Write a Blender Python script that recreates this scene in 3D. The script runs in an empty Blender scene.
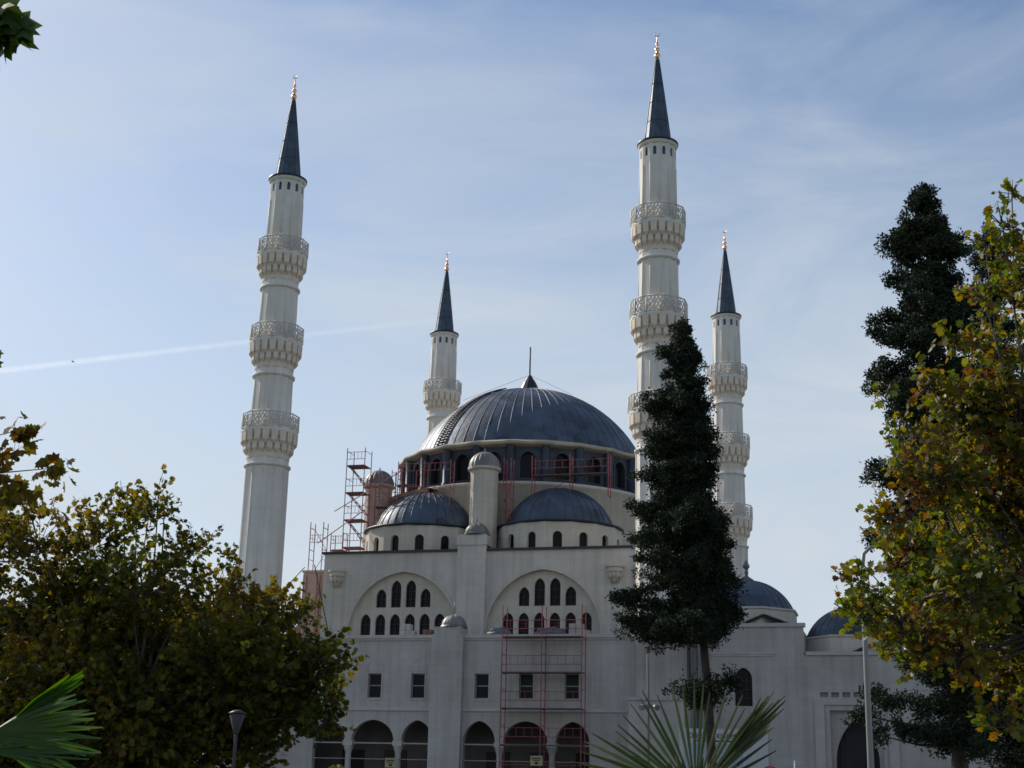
import bpy, math, random
import numpy as np
from mathutils import Vector, Matrix
from mathutils.geometry import tessellate_polygon
R = math.radians
PI = math.pi
random.seed(5)
rng = np.random.default_rng(11)
scene = bpy.context.scene
col = scene.collection

# ------------------------------------------------------------------ camera, sky, sun, exposure
cam_data = bpy.data.cameras.new('camera')
cam = bpy.data.objects.new('camera', cam_data)
col.objects.link(cam)
right = Vector((0.96395, 0.26508, 0.02312))
up = Vector((0.05154, -0.27124, 0.96113))
fwd = Vector((-0.26105, 0.92529, 0.27512))
m = Matrix.Identity(4)
for i in range(3):
    m[i][0], m[i][1], m[i][2] = right[i], up[i], -fwd[i]
m.translation = Vector((27.168, -101.287, 1.6))
cam.matrix_world = m
cam_data.sensor_width = 36.0
cam_data.lens = 36.0 * 1421.5 / 1024.0
cam_data.clip_start = 0.1
cam_data.clip_end = 60000
scene.camera = cam

SUN_DIR = Vector((-0.7409, 0.3494, 0.5736)).normalized()
world = bpy.data.worlds.new('World')
scene.world = world
world.use_nodes = True
nt = world.node_tree
nt.nodes.clear()
W_ = lambda t: nt.nodes.new(t)
sky = W_('ShaderNodeTexSky')
sky.sky_type = 'NISHITA'
sky.sun_disc = False
sky.sun_elevation = math.asin(SUN_DIR.z)
sky.sun_rotation = math.atan2(SUN_DIR.x, SUN_DIR.y)
sky.altitude = 100
sky.air_density = 1.0
sky.dust_density = 0.8
sky.ozone_density = 1.6
tc = W_('ShaderNodeTexCoord')
# thin cirrus: streaky noise in the sky's own direction space
mp = W_('ShaderNodeMapping')
mp.inputs['Rotation'].default_value = (R(8), R(14), R(-12))
mp.inputs['Scale'].default_value = (1.6, 1.6, 5.5)
n1 = W_('ShaderNodeTexNoise')
n1.inputs['Scale'].default_value = 1.9
n1.inputs['Detail'].default_value = 7
n1.inputs['Roughness'].default_value = 0.58
n1.inputs['Distortion'].default_value = 0.7
cr = W_('ShaderNodeValToRGB')
cr.color_ramp.elements[0].position = 0.36
cr.color_ramp.elements[1].position = 0.74
sep = W_('ShaderNodeSeparateXYZ')
mr = W_('ShaderNodeMapRange')       # more veil low down
mr.inputs['From Min'].default_value = 0.0
mr.inputs['From Max'].default_value = 0.55
mr.inputs['To Min'].default_value = 1.22
mr.inputs['To Max'].default_value = -0.08
add = W_('ShaderNodeMath'); add.operation = 'MULTIPLY_ADD'
add.inputs[1].default_value = 0.52
mixc = W_('ShaderNodeMix'); mixc.data_type = 'RGBA'
mixc.inputs['B'].default_value = (4.95, 5.45, 5.95, 1)
clampn = W_('ShaderNodeMath'); clampn.operation = 'MINIMUM'; clampn.inputs[1].default_value = 0.92
bg = W_('ShaderNodeBackground')
bg.inputs['Strength'].default_value = 0.125
out = W_('ShaderNodeOutputWorld')
L = nt.links.new
L(tc.outputs['Generated'], mp.inputs['Vector'])
L(mp.outputs['Vector'], n1.inputs['Vector'])
L(n1.outputs['Fac'], cr.inputs['Fac'])
L(tc.outputs['Generated'], sep.inputs['Vector'])
L(sep.outputs['Z'], mr.inputs['Value'])
veil = W_('ShaderNodeMath'); veil.operation = 'MULTIPLY'; veil.inputs[1].default_value = 0.75
L(mr.outputs['Result'], veil.inputs[0])
L(cr.outputs['Color'], add.inputs[0])
L(veil.outputs['Value'], add.inputs[2])
L(add.outputs['Value'], clampn.inputs[0])
L(clampn.outputs['Value'], mixc.inputs['Factor'])
L(sky.outputs['Color'], mixc.inputs['A'])
L(mixc.outputs['Result'], bg.inputs['Color'])
L(bg.outputs['Background'], out.inputs['Surface'])

sun_data = bpy.data.lights.new('sun', 'SUN')
sun_data.energy = 4.0
sun_data.angle = R(0.5)
sun_data.color = (1.0, 0.92, 0.80)
sun = bpy.data.objects.new('sun', sun_data)
sun.rotation_euler = SUN_DIR.to_track_quat('Z', 'Y').to_euler()
sun.location = (0, 0, 80)
col.objects.link(sun)

scene.view_settings.view_transform = 'Standard'
scene.view_settings.look = 'None'
scene.view_settings.gamma = 1
scene.view_settings.exposure = 0.0
scene.view_settings.use_curve_mapping = False
scene.render.engine = 'CYCLES'
scene.cycles.max_bounces = 7
scene.cycles.transmission_bounces = 4
scene.cycles.use_denoising = True
scene.cycles.filter_width = 1.6


# ------------------------------------------------------------------ helpers
def link(o, parent=None):
    col.objects.link(o)
    if parent:
        o.parent = parent
    return o


def tag(o, label=None, cat=None, group=None, kind=None):
    if label: o['label'] = label
    if cat: o['category'] = cat
    if group: o['group'] = group
    if kind: o['kind'] = kind
    return o


def thing(name, label, cat, loc=(0, 0, 0), rz=0, group=None):
    o = bpy.data.objects.new(name, None)
    o.empty_display_size = 0.3
    col.objects.link(o)
    o.location = loc
    o.rotation_euler = (0, 0, rz)
    return tag(o, label, cat, group)


def copy_tree(o, parent=None):
    c = o.copy()
    col.objects.link(c)
    if parent:
        c.parent = parent
    for ch in list(o.children):
        copy_tree(ch, c)
    return c


class MB:
    def __init__(s):
        s.v, s.f, s.sm = [], [], []

    def face(s, idx, smooth=False):
        s.f.append(tuple(idx)); s.sm.append(smooth)

    def quad(s, a, b, c, d, smooth=False):
        n = len(s.v); s.v += [tuple(a), tuple(b), tuple(c), tuple(d)]
        s.face((n, n + 1, n + 2, n + 3), smooth)

    def box(s, x0, x1, y0, y1, z0, z1):
        n = len(s.v)
        s.v += [(x0, y0, z0), (x1, y0, z0), (x1, y1, z0), (x0, y1, z0), (x0, y0, z1), (x1, y0, z1), (x1, y1, z1), (x0, y1, z1)]
        for q in ((0, 3, 2, 1), (4, 5, 6, 7), (0, 1, 5, 4), (1, 2, 6, 5), (2, 3, 7, 6), (3, 0, 4, 7)):
            s.face([n + k for k in q])
        return s

    def tube(s, pts, r, k=6, smooth=True, cap=True):
        pts = [Vector(p) for p in pts]
        rs = r if isinstance(r, (list, tuple)) else [r] * len(pts)
        n0 = len(s.v)
        ref = None
        for i, p in enumerate(pts):
            t = (pts[min(i + 1, len(pts) - 1)] - pts[max(i - 1, 0)])
            if t.length < 1e-9: t = Vector((0, 0, 1))
            t.normalize()
            if ref is None:
                ref = Vector((0, 0, 1)) if abs(t.z) < 0.9 else Vector((1, 0, 0))
            a = (ref - t * ref.dot(t))
            if a.length < 1e-6: a = t.orthogonal()
            a.normalize(); ref = a
            b = t.cross(a)
            for j in range(k):
                th = 2 * PI * j / k
                s.v.append(tuple(p + (a * math.cos(th) + b * math.sin(th)) * rs[i]))
        for i in range(len(pts) - 1):
            for j in range(k):
                j2 = (j + 1) % k
                s.face((n0 + i * k + j, n0 + i * k + j2, n0 + (i + 1) * k + j2, n0 + (i + 1) * k + j), smooth)
        if cap:
            s.face([n0 + j for j in range(k)][::-1])
            e = n0 + (len(pts) - 1) * k
            s.face([e + j for j in range(k)])
        return s

    def lathe(s, prof, n, c=(0, 0, 0), rot=0.0, smooth=True, a0=0.0, a1=2 * PI):
        """prof: list of (radius, z)."""
        full = abs(a1 - a0 - 2 * PI) < 1e-6
        m_ = n if full else n + 1
        n0 = len(s.v)
        for (r, z) in prof:
            for j in range(m_):
                t = rot + a0 + (a1 - a0) * j / n
                s.v.append((c[0] + r * math.cos(t), c[1] + r * math.sin(t), c[2] + z))
        for i in range(len(prof) - 1):
            for j in range(n):
                j2 = (j + 1) % m_
                s.face((n0 + i * m_ + j, n0 + i * m_ + j2, n0 + (i + 1) * m_ + j2, n0 + (i + 1) * m_ + j), smooth)
        return s

    def prism(s, poly, z0, z1):
        n = len(poly); n0 = len(s.v)
        s.v += [(p[0], p[1], z0) for p in poly] + [(p[0], p[1], z1) for p in poly]
        s.face([n0 + i for i in range(n)][::-1]); s.face([n0 + n + i for i in range(n)])
        for i in range(n):
            j = (i + 1) % n
            s.face((n0 + i, n0 + j, n0 + n + j, n0 + n + i))
        return s

    def panel(s, O, X, outer, holes=(), depth=0.3, outward=None, edges=True, back=False):
        """Upright wall sheet: outline and holes as (along, z); reveals run inwards by depth."""
        O = Vector(O); X = Vector(X).normalized(); N = Vector(outward).normalized()
        loops = [outer] + list(holes)
        pts = [p for lp in loops for p in lp]
        tri = tessellate_polygon([[Vector((p[0], p[1], 0)) for p in lp] for lp in loops])
        n0 = len(s.v)
        F_ = [O + X * p[0] + Vector((0, 0, p[1])) for p in pts]
        s.v += [tuple(q) for q in F_] + [tuple(q - N * depth) for q in F_]
        n = len(pts)
        for t in tri:
            s.face([n0 + k for k in t])
            if back: s.face([n0 + n + k for k in t][::-1])
        st = 0
        for li, lp in enumerate(loops):
            if li > 0 or edges:
                for i in range(len(lp)):
                    a, b = n0 + st + i, n0 + st + (i + 1) % len(lp)
                    s.face((a, b, b + n, a + n))
            st += len(lp)
        return s

    def build(s, name, mat, parent=None, loc=None):
        me = bpy.data.meshes.new(name)
        me.from_pydata(s.v, [], s.f)
        me.polygons.foreach_set('use_smooth', s.sm)
        me.materials.append(mat)
        me.update()
        o = bpy.data.objects.new(name, me)
        if loc: o.location = loc
        return link(o, parent)


def np_mesh(name, verts, face_sizes, loops, mat, parent=None, smooth=False):
    me = bpy.data.meshes.new(name)
    me.vertices.add(len(verts))
    me.vertices.foreach_set('co', np.ascontiguousarray(verts, dtype=np.float32).ravel())
    me.loops.add(len(loops))
    me.loops.foreach_set('vertex_index', np.ascontiguousarray(loops, dtype=np.int32))
    me.polygons.add(len(face_sizes))
    starts = np.concatenate(([0], np.cumsum(face_sizes)[:-1])).astype(np.int32)
    me.polygons.foreach_set('loop_start', starts)
    me.polygons.foreach_set('loop_total', np.asarray(face_sizes, dtype=np.int32))
    me.update(calc_edges=True)
    me.validate()
    me.materials.append(mat)
    return link(bpy.data.objects.new(name, me), parent)


def arch(cx, w, z0, zs, za, n=9):
    """Outline of a pointed opening, from bottom left round to bottom right."""
    a = w / 2.0; h = za - zs
    left = []
    if h >= a * 1.0:
        Rr = (a * a + h * h) / (2 * a)
        fm = math.acos((Rr - a) / Rr)
        for i in range(n + 1):
            f = fm * i / n
            left.append((-a + Rr - Rr * math.cos(f), zs + Rr * math.sin(f)))
    else:
        for i in range(n + 1):
            f = PI / 2 * i / n
            left.append((-a * math.cos(f), zs + h * (0.90 * math.sin(f) + 0.10 * (i / n))))
    pts = [(cx - a, z0)] + [(cx + p[0], p[1]) for p in left] + [(cx - p[0], p[1]) for p in left[-2::-1]] + [(cx + a, z0)]
    return pts


def rect(x0, x1, z0, z1):
    return [(x0, z0), (x0, z1), (x1, z1), (x1, z0)]


# ------------------------------------------------------------------ materials
def new_mat(name):
    mt = bpy.data.materials.new(name)
    mt.use_nodes = True
    t = mt.node_tree
    b = t.nodes['Principled BSDF']
    return mt, t, b


def simple(name, c, rough=0.6, metal=0.0, var=0.15, scale=3.0, bump=0.0):
    mt, t, b = new_mat(name)
    b.inputs['Roughness'].default_value = rough
    b.inputs['Metallic'].default_value = metal
    co = t.nodes.new('ShaderNodeTexCoord')
    nz = t.nodes.new('ShaderNodeTexNoise')
    nz.inputs['Scale'].default_value = scale
    nz.inputs['Detail'].default_value = 5
    t.links.new(co.outputs['Object'], nz.inputs['Vector'])
    rp = t.nodes.new('ShaderNodeValToRGB')
    rp.color_ramp.elements[0].position = 0.3
    rp.color_ramp.elements[1].position = 0.7
    rp.color_ramp.elements[0].color = [x * (1 - var) for x in c] + [1]
    rp.color_ramp.elements[1].color = [min(1, x * (1 + var)) for x in c] + [1]
    t.links.new(nz.outputs['Fac'], rp.inputs['Fac'])
    t.links.new(rp.outputs['Color'], b.inputs['Base Color'])
    if bump:
        bp = t.nodes.new('ShaderNodeBump')
        bp.inputs['Strength'].default_value = bump
        bp.inputs['Distance'].default_value = 0.02
        t.links.new(nz.outputs['Fac'], bp.inputs['Height'])
        t.links.new(bp.outputs['Normal'], b.inputs['Normal'])
    return mt


def stone(name, c, brick_w=0.9, brick_h=0.42, joint=0.86, streak=0.18):
    """Pale cladding: fine courses, blotches and rain streaks."""
    mt, t, b = new_mat(name)
    b.inputs['Roughness'].default_value = 0.75
    nd = t.nodes.new
    co = nd('ShaderNodeTexCoord')
    sp = nd('ShaderNodeSeparateXYZ'); t.links.new(co.outputs['Object'], sp.inputs['Vector'])
    ad = nd('ShaderNodeMath'); t.links.new(sp.outputs['X'], ad.inputs[0]); t.links.new(sp.outputs['Y'], ad.inputs[1])
    cb = nd('ShaderNodeCombineXYZ'); t.links.new(ad.outputs[0], cb.inputs['X']); t.links.new(sp.outputs['Z'], cb.inputs['Y'])
    br = nd('ShaderNodeTexBrick')
    br.inputs['Scale'].default_value = 1.0
    br.inputs['Brick Width'].default_value = brick_w
    br.inputs['Row Height'].default_value = brick_h
    br.inputs['Mortar Size'].default_value = 0.012
    br.inputs['Mortar Smooth'].default_value = 0.3
    br.inputs['Color1'].default_value = (1, 1, 1, 1)
    br.inputs['Color2'].default_value = (0.93, 0.93, 0.92, 1)
    br.inputs['Mortar'].default_value = (joint, joint, joint, 1)
    t.links.new(cb.outputs[0], br.inputs['Vector'])
    n_ = nd('ShaderNodeTexNoise'); n_.inputs['Scale'].default_value = 0.35; n_.inputs['Detail'].default_value = 8
    n_.inputs['Roughness'].default_value = 0.65
    t.links.new(co.outputs['Object'], n_.inputs['Vector'])
    r1 = nd('ShaderNodeValToRGB')
    r1.color_ramp.elements[0].position = 0.3; r1.color_ramp.elements[1].position = 0.72
    r1.color_ramp.elements[0].color = [c[0] * .84, c[1] * .83, c[2] * .80, 1]
    r1.color_ramp.elements[1].color = [c[0] * 1.06, c[1] * 1.06, c[2] * 1.06, 1]
    t.links.new(n_.outputs['Fac'], r1.inputs['Fac'])
    # vertical streaks
    mpg = nd('ShaderNodeMapping'); mpg.inputs['Scale'].default_value = (2.2, 2.2, 0.12)
    t.links.new(co.outputs['Object'], mpg.inputs['Vector'])
    n2 = nd('ShaderNodeTexNoise'); n2.inputs['Scale'].default_value = 1.3; n2.inputs['Detail'].default_value = 6
    t.links.new(mpg.outputs[0], n2.inputs['Vector'])
    r2 = nd('ShaderNodeValToRGB')
    r2.color_ramp.elements[0].position = 0.36; r2.color_ramp.elements[1].position = 0.56
    r2.color_ramp.elements[0].color = (1 - streak, 1 - streak, 1 - streak * 1.1, 1)
    r2.color_ramp.elements[1].color = (1, 1, 1, 1)
    t.links.new(n2.outputs['Fac'], r2.inputs['Fac'])
    m1 = nd('ShaderNodeMix'); m1.data_type = 'RGBA'; m1.blend_type = 'MULTIPLY'; m1.inputs['Factor'].default_value = 1
    t.links.new(r1.outputs['Color'], m1.inputs['A']); t.links.new(br.outputs['Color'], m1.inputs['B'])
    m2 = nd('ShaderNodeMix'); m2.data_type = 'RGBA'; m2.blend_type = 'MULTIPLY'; m2.inputs['Factor'].default_value = 1
    t.links.new(m1.outputs['Result'], m2.inputs['A']); t.links.new(r2.outputs['Color'], m2.inputs['B'])
    t.links.new(m2.outputs['Result'], b.inputs['Base Color'])
    bp = nd('ShaderNodeBump'); bp.inputs['Strength'].default_value = 0.25; bp.inputs['Distance'].default_value = 0.03
    t.links.new(br.outputs['Fac'], bp.inputs['Height']); bp.invert = True
    t.links.new(bp.outputs['Normal'], b.inputs['Normal'])
    return mt


def lead(name, c, rough=0.42, metal=0.45, patch=0.35):
    """Blue-grey lead sheets with patchy oxide and run-down streaks."""
    mt, t, b = new_mat(name)
    nd = t.nodes.new
    co = nd('ShaderNodeTexCoord')
    n_ = nd('ShaderNodeTexNoise'); n_.inputs['Scale'].default_value = 0.9; n_.inputs['Detail'].default_value = 7
    t.links.new(co.outputs['Object'], n_.inputs['Vector'])
    vo = nd('ShaderNodeTexVoronoi'); vo.feature = 'F1'; vo.inputs['Scale'].default_value = 0.75
    t.links.new(co.outputs['Object'], vo.inputs['Vector'])
    sp = nd('ShaderNodeSeparateColor'); t.links.new(vo.outputs['Color'], sp.inputs['Color'])
    mx = nd('ShaderNodeMath'); mx.operation = 'MULTIPLY_ADD'; mx.inputs[1].default_value = 0.35
    t.links.new(sp.outputs[0], mx.inputs[0])
    sc_ = nd('ShaderNodeMath'); sc_.operation = 'MULTIPLY'; sc_.inputs[1].default_value = 0.65
    t.links.new(n_.outputs['Fac'], sc_.inputs[0]); t.links.new(sc_.outputs[0], mx.inputs[2])
    rp = nd('ShaderNodeValToRGB')
    rp.color_ramp.elements[0].position = 0.25; rp.color_ramp.elements[1].position = 0.8
    rp.color_ramp.elements[0].color = [x * (1 - patch) for x in c] + [1]
    rp.color_ramp.elements[1].color = [x * (1 + patch * 1.3) for x in c] + [1]
    t.links.new(mx.outputs[0], rp.inputs['Fac'])
    t.links.new(rp.outputs['Color'], b.inputs['Base Color'])
    b.inputs['Metallic'].default_value = metal
    rr = nd('ShaderNodeMapRange'); rr.inputs['To Min'].default_value = rough - .1; rr.inputs['To Max'].default_value = rough + .14
    t.links.new(n_.outputs['Fac'], rr.inputs['Value']); t.links.new(rr.outputs[0], b.inputs['Roughness'])
    n3 = nd('ShaderNodeTexNoise'); n3.inputs['Scale'].default_value = 2.6; n3.inputs['Detail'].default_value = 3
    t.links.new(co.outputs['Object'], n3.inputs['Vector'])
    bp = nd('ShaderNodeBump'); bp.inputs['Strength'].default_value = 0.35; bp.inputs['Distance'].default_value = 0.05
    t.links.new(n3.outputs['Fac'], bp.inputs['Height']); t.links.new(bp.outputs['Normal'], b.inputs['Normal'])
    return mt


def leafy(name, stops, transl=0.4, patch_scale=0.6, rough=0.5, spread=0.55, tcol=1.2, spec=0.5):
    """Leaves: every leaf takes its own hue, in drifts through the crown; light comes through the blade."""
    mt = bpy.data.materials.new(name); mt.use_nodes = True
    t = mt.node_tree; t.nodes.clear(); nd = t.nodes.new
    g = nd('ShaderNodeNewGeometry'); co = nd('ShaderNodeTexCoord')
    n_ = nd('ShaderNodeTexNoise'); n_.inputs['Scale'].default_value = patch_scale; n_.inputs['Detail'].default_value = 2
    t.links.new(co.outputs['Object'], n_.inputs['Vector'])
    a = nd('ShaderNodeMath'); a.operation = 'MULTIPLY'; a.inputs[1].default_value = spread
    t.links.new(g.outputs['Random Per Island'], a.inputs[0])
    c = nd('ShaderNodeMath'); c.operation = 'MULTIPLY_ADD'; c.inputs[1].default_value = 1.5; c.inputs[2].default_value = -0.45
    t.links.new(n_.outputs['Fac'], c.inputs[0])
    s_ = nd('ShaderNodeMath'); s_.operation = 'ADD'
    t.links.new(a.outputs[0], s_.inputs[0]); t.links.new(c.outputs[0], s_.inputs[1])
    rp = nd('ShaderNodeValToRGB')
    el = rp.color_ramp.elements
    while len(el) < len(stops): el.new(0.5)
    for e, (p, cc) in zip(el, stops):
        e.position = p; e.color = list(cc) + [1]
    t.links.new(s_.outputs[0], rp.inputs['Fac'])
    d = nd('ShaderNodeBsdfPrincipled'); d.inputs['Roughness'].default_value = rough; d.inputs['Specular IOR Level'].default_value = spec
    t.links.new(rp.outputs['Color'], d.inputs['Base Color'])
    tr = nd('ShaderNodeBsdfTranslucent')
    hs = nd('ShaderNodeHueSaturation'); hs.inputs['Value'].default_value = tcol; hs.inputs['Saturation'].default_value = 1.15
    t.links.new(rp.outputs['Color'], hs.inputs['Color']); t.links.new(hs.outputs[0], tr.inputs['Color'])
    mx = nd('ShaderNodeMixShader'); mx.inputs['Fac'].default_value = transl
    t.links.new(d.outputs[0], mx.inputs[1]); t.links.new(tr.outputs[0], mx.inputs[2])
    o = nd('ShaderNodeOutputMaterial'); t.links.new(mx.outputs[0], o.inputs['Surface'])
    return mt


M = {}
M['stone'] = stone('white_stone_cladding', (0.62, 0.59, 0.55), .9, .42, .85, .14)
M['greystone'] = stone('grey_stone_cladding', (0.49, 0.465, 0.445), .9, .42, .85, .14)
M['plaster'] = stone('cream_stone', (0.62, 0.57, 0.50), 1.2, 0.5, 0.84, 0.10)
M['pinkwall'] = stone('pinkish_render', (0.56, 0.42, 0.37), 1.2, 0.5, 0.93, 0.10)
M['shaft'] = stone('minaret_marble', (0.80, 0.765, 0.72), 1.1, 1.25, 0.88, 0.10)
M['bracket'] = simple('carved_stone', (0.72, 0.63, 0.53), 0.8, 0, 0.10, 2.5)
M['trim'] = simple('stone_trim', (0.47, 0.44, 0.41), 0.7, 0, 0.10, 1.5)
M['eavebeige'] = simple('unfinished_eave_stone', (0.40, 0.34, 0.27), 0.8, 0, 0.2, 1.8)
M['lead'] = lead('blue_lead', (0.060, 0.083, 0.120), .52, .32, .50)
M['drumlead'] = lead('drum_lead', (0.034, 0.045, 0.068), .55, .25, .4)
M['leadseam'] = lead('dark_lead_seam', (0.03, 0.036, 0.048), 0.45, 0.4)
M['leadgrey'] = lead('grey_lead', (0.19, 0.185, 0.18), 0.55, 0.35)
M['gold'] = simple('gilded_copper', (0.75, 0.42, 0.22), 0.28, 1.0, 0.1)
M['iron'] = simple('dark_iron', (0.05, 0.045, 0.05), 0.5, 0.5)
M['rail_iron'] = simple('grey_iron', (0.30, 0.30, 0.31), 0.5, 0.4)
M['red'] = simple('red_scaffold_paint', (0.30, 0.065, 0.075), 0.55, 0.1, 0.3, 4)
M['redfaded'] = simple('faded_red_steel', (0.30, 0.085, 0.08), 0.6, 0.1, 0.3, 4)
M['deck'] = simple('scaffold_plank', (0.16, 0.10, 0.085), 0.85, 0, 0.3, 3)
M['plank'] = simple('raw_timber', (0.30, 0.20, 0.12), 0.85, 0, 0.3, 3)
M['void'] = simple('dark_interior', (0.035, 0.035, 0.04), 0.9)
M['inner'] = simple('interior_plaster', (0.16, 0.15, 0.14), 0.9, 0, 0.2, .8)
M['door'] = simple('red_brown_door', (0.045, 0.025, 0.025), 0.6, 0, 0.2)
M['bluepane'] = simple('blue_slot', (0.03, 0.05, 0.16), 0.3)
M['whitepaint'] = simple('white_paint', (0.66, 0.66, 0.64), 0.5, 0, 0.06)
M['lampgrey'] = simple('galvanised_post', (0.23, 0.23, 0.225), 0.5, 0.3, 0.08)
M['lamp_in_shade'] = simple('shade_darkened_post', (0.055, 0.055, 0.06), 0.6, 0.1, 0.08)  # park lamp grey, with the tree's missing shade put into the colour
M['yellow'] = simple('pale_yellow_board', (0.36, 0.33, 0.17), 0.6, 0, 0.08)
M['black'] = simple('black_paint', (0.02, 0.02, 0.025), 0.5)
M['signred'] = simple('sign_red', (0.55, 0.03, 0.05), 0.4, 0, 0.05)
M['teal'] = simple('printed_teal', (0.03, 0.16, 0.24), 0.5, 0, 0.5, 3)
M['board'] = simple('board_white', (0.55, 0.57, 0.60), 0.5, 0, 0.06)
M['boardblue'] = simple('board_pale_blue', (0.36, 0.46, 0.56), 0.5, 0, 0.15, 1)
M['tarp'] = simple('blue_grey_tarpaulin', (0.10, 0.12, 0.16), 0.6, 0, 0.3, 3)
M['block'] = simple('concrete_block', (0.42, 0.40, 0.37), 0.85, 0, 0.15)
M['bark'] = simple('grey_brown_bark', (0.05, 0.038, 0.03), 0.9, 0, 0.4, 4, 0.6)
M['planebark'] = simple('mottled_bark', (0.12, 0.105, 0.08), 0.85, 0, 0.45, 3, 0.4)
M['twig'] = simple('brown_twig', (0.10, 0.075, 0.055), 0.8, 0, 0.2)
M['bird'] = simple('dark_feathers', (0.06, 0.06, 0.07), 0.7)
gm, gt, gb = new_mat('dark_glass')
gb.inputs['Base Color'].default_value = (0.012, 0.013, 0.016, 1); gb.inputs['Roughness'].default_value = 0.2; gb.inputs['Specular IOR Level'].default_value = 0.10
nz = gt.nodes.new('ShaderNodeTexNoise'); nz.inputs['Scale'].default_value = 1.5
bpn = gt.nodes.new('ShaderNodeBump'); bpn.inputs['Strength'].default_value = 0.05
gt.links.new(nz.outputs['Fac'], bpn.inputs['Height']); gt.links.new(bpn.outputs['Normal'], gb.inputs['Normal'])
M['glass'] = gm
M['leaf_left'] = leafy('plane_leaves_olive', [(0.0, (0.030, 0.046, 0.009)), (0.40, (0.066, 0.078, 0.013)), (0.66, (0.14, 0.122, 0.02)), (0.87, (0.21, 0.15, 0.026)), (1.0, (0.13, 0.065, 0.02))], 0.45, 0.5, 0.6, 0.55, 1.5, 0.2)
M['leaf_right'] = leafy('plane_leaves_autumn', [(0.0, (0.045, 0.08, 0.013)), (0.40, (0.10, 0.13, 0.02)), (0.64, (0.18, 0.165, 0.025)), (0.80, (0.22, 0.145, 0.025)), (0.90, (0.17, 0.07, 0.018)), (1.0, (0.08, 0.04, 0.02))], 0.45, 1.1, 0.5, 0.60, 1.6, 0.4)
M['leaf_brown'] = leafy('plane_leaves_brown', [(0.0, (0.07, 0.085, 0.016)), (0.4, (0.13, 0.11, 0.02)), (0.75, (0.14, 0.08, 0.02)), (1.0, (0.08, 0.04, 0.016))], 0.45, 2.0, 0.6, 0.6, 1.4, 0.15)
M['leaf_green'] = leafy('plane_leaves_green', [(0.0, (0.035, 0.07, 0.014)), (1.0, (0.07, 0.11, 0.02))], 0.45)
M['needle'] = leafy('conifer_needles', [(0.0, (0.016, 0.027, 0.018)), (0.6, (0.026, 0.04, 0.024)), (1.0, (0.045, 0.055, 0.03))], 0.08, 0.8, 0.8, 0.55, 1.2, 0.2)
M['palm'] = leafy('palm_blades', [(0.0, (0.022, 0.065, 0.007)), (0.6, (0.045, 0.11, 0.012)), (1.0, (0.09, 0.13, 0.02))], 0.45, 1.0, 0.35, 0.75, 1.6, 0.5)
M['palm_dull'] = leafy('dull_palm_blades', [(0.0, (0.022, 0.040, 0.012)), (0.6, (0.040, 0.060, 0.018)), (1.0, (0.085, 0.095, 0.045))], 0.3, 1.0, 0.38, 0.75, 1.2, 0.5)
M['hedge'] = leafy('yellow_hedge_leaves', [(0.0, (0.09, 0.09, 0.02)), (1.0, (0.2, 0.16, 0.04))], 0.3)
M['pave'] = stone('plaza_paving', (0.12, 0.115, 0.11), 0.6, 0.6, 0.8, 0.1)
M['grass'] = simple('park_lawn', (0.05, 0.07, 0.025), 0.9, 0, 0.4, 1.5, 0.4)
M['asphalt'] = simple('asphalt', (0.05, 0.05, 0.052), 0.9, 0, 0.2, 6)

# ------------------------------------------------------------------ ground
g = MB(); g.quad((-3000, -3000, 0), (3000, -3000, 0), (3000, 3000, 0), (-3000, 3000, 0))
tag(g.build('ground', M['grass']), kind='structure')
g = MB(); g.quad((-60, -42, .004), (70, -42, .004), (70, 60, .004), (-60, 60, .004))
tag(g.build('plaza', M['pave']), kind='structure')
g = MB(); g.quad((-300, -56, .004), (300, -56, .004), (300, -44, .004), (-300, -44, .004))
tag(g.build('road', M['asphalt']), kind='structure')
g = MB(); g.box(-300, 300, -44, -43.75, 0, .13); g.box(-300, 300, -56.25, -56, 0, .13)
tag(g.build('kerb', M['block']), kind='structure')

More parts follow.
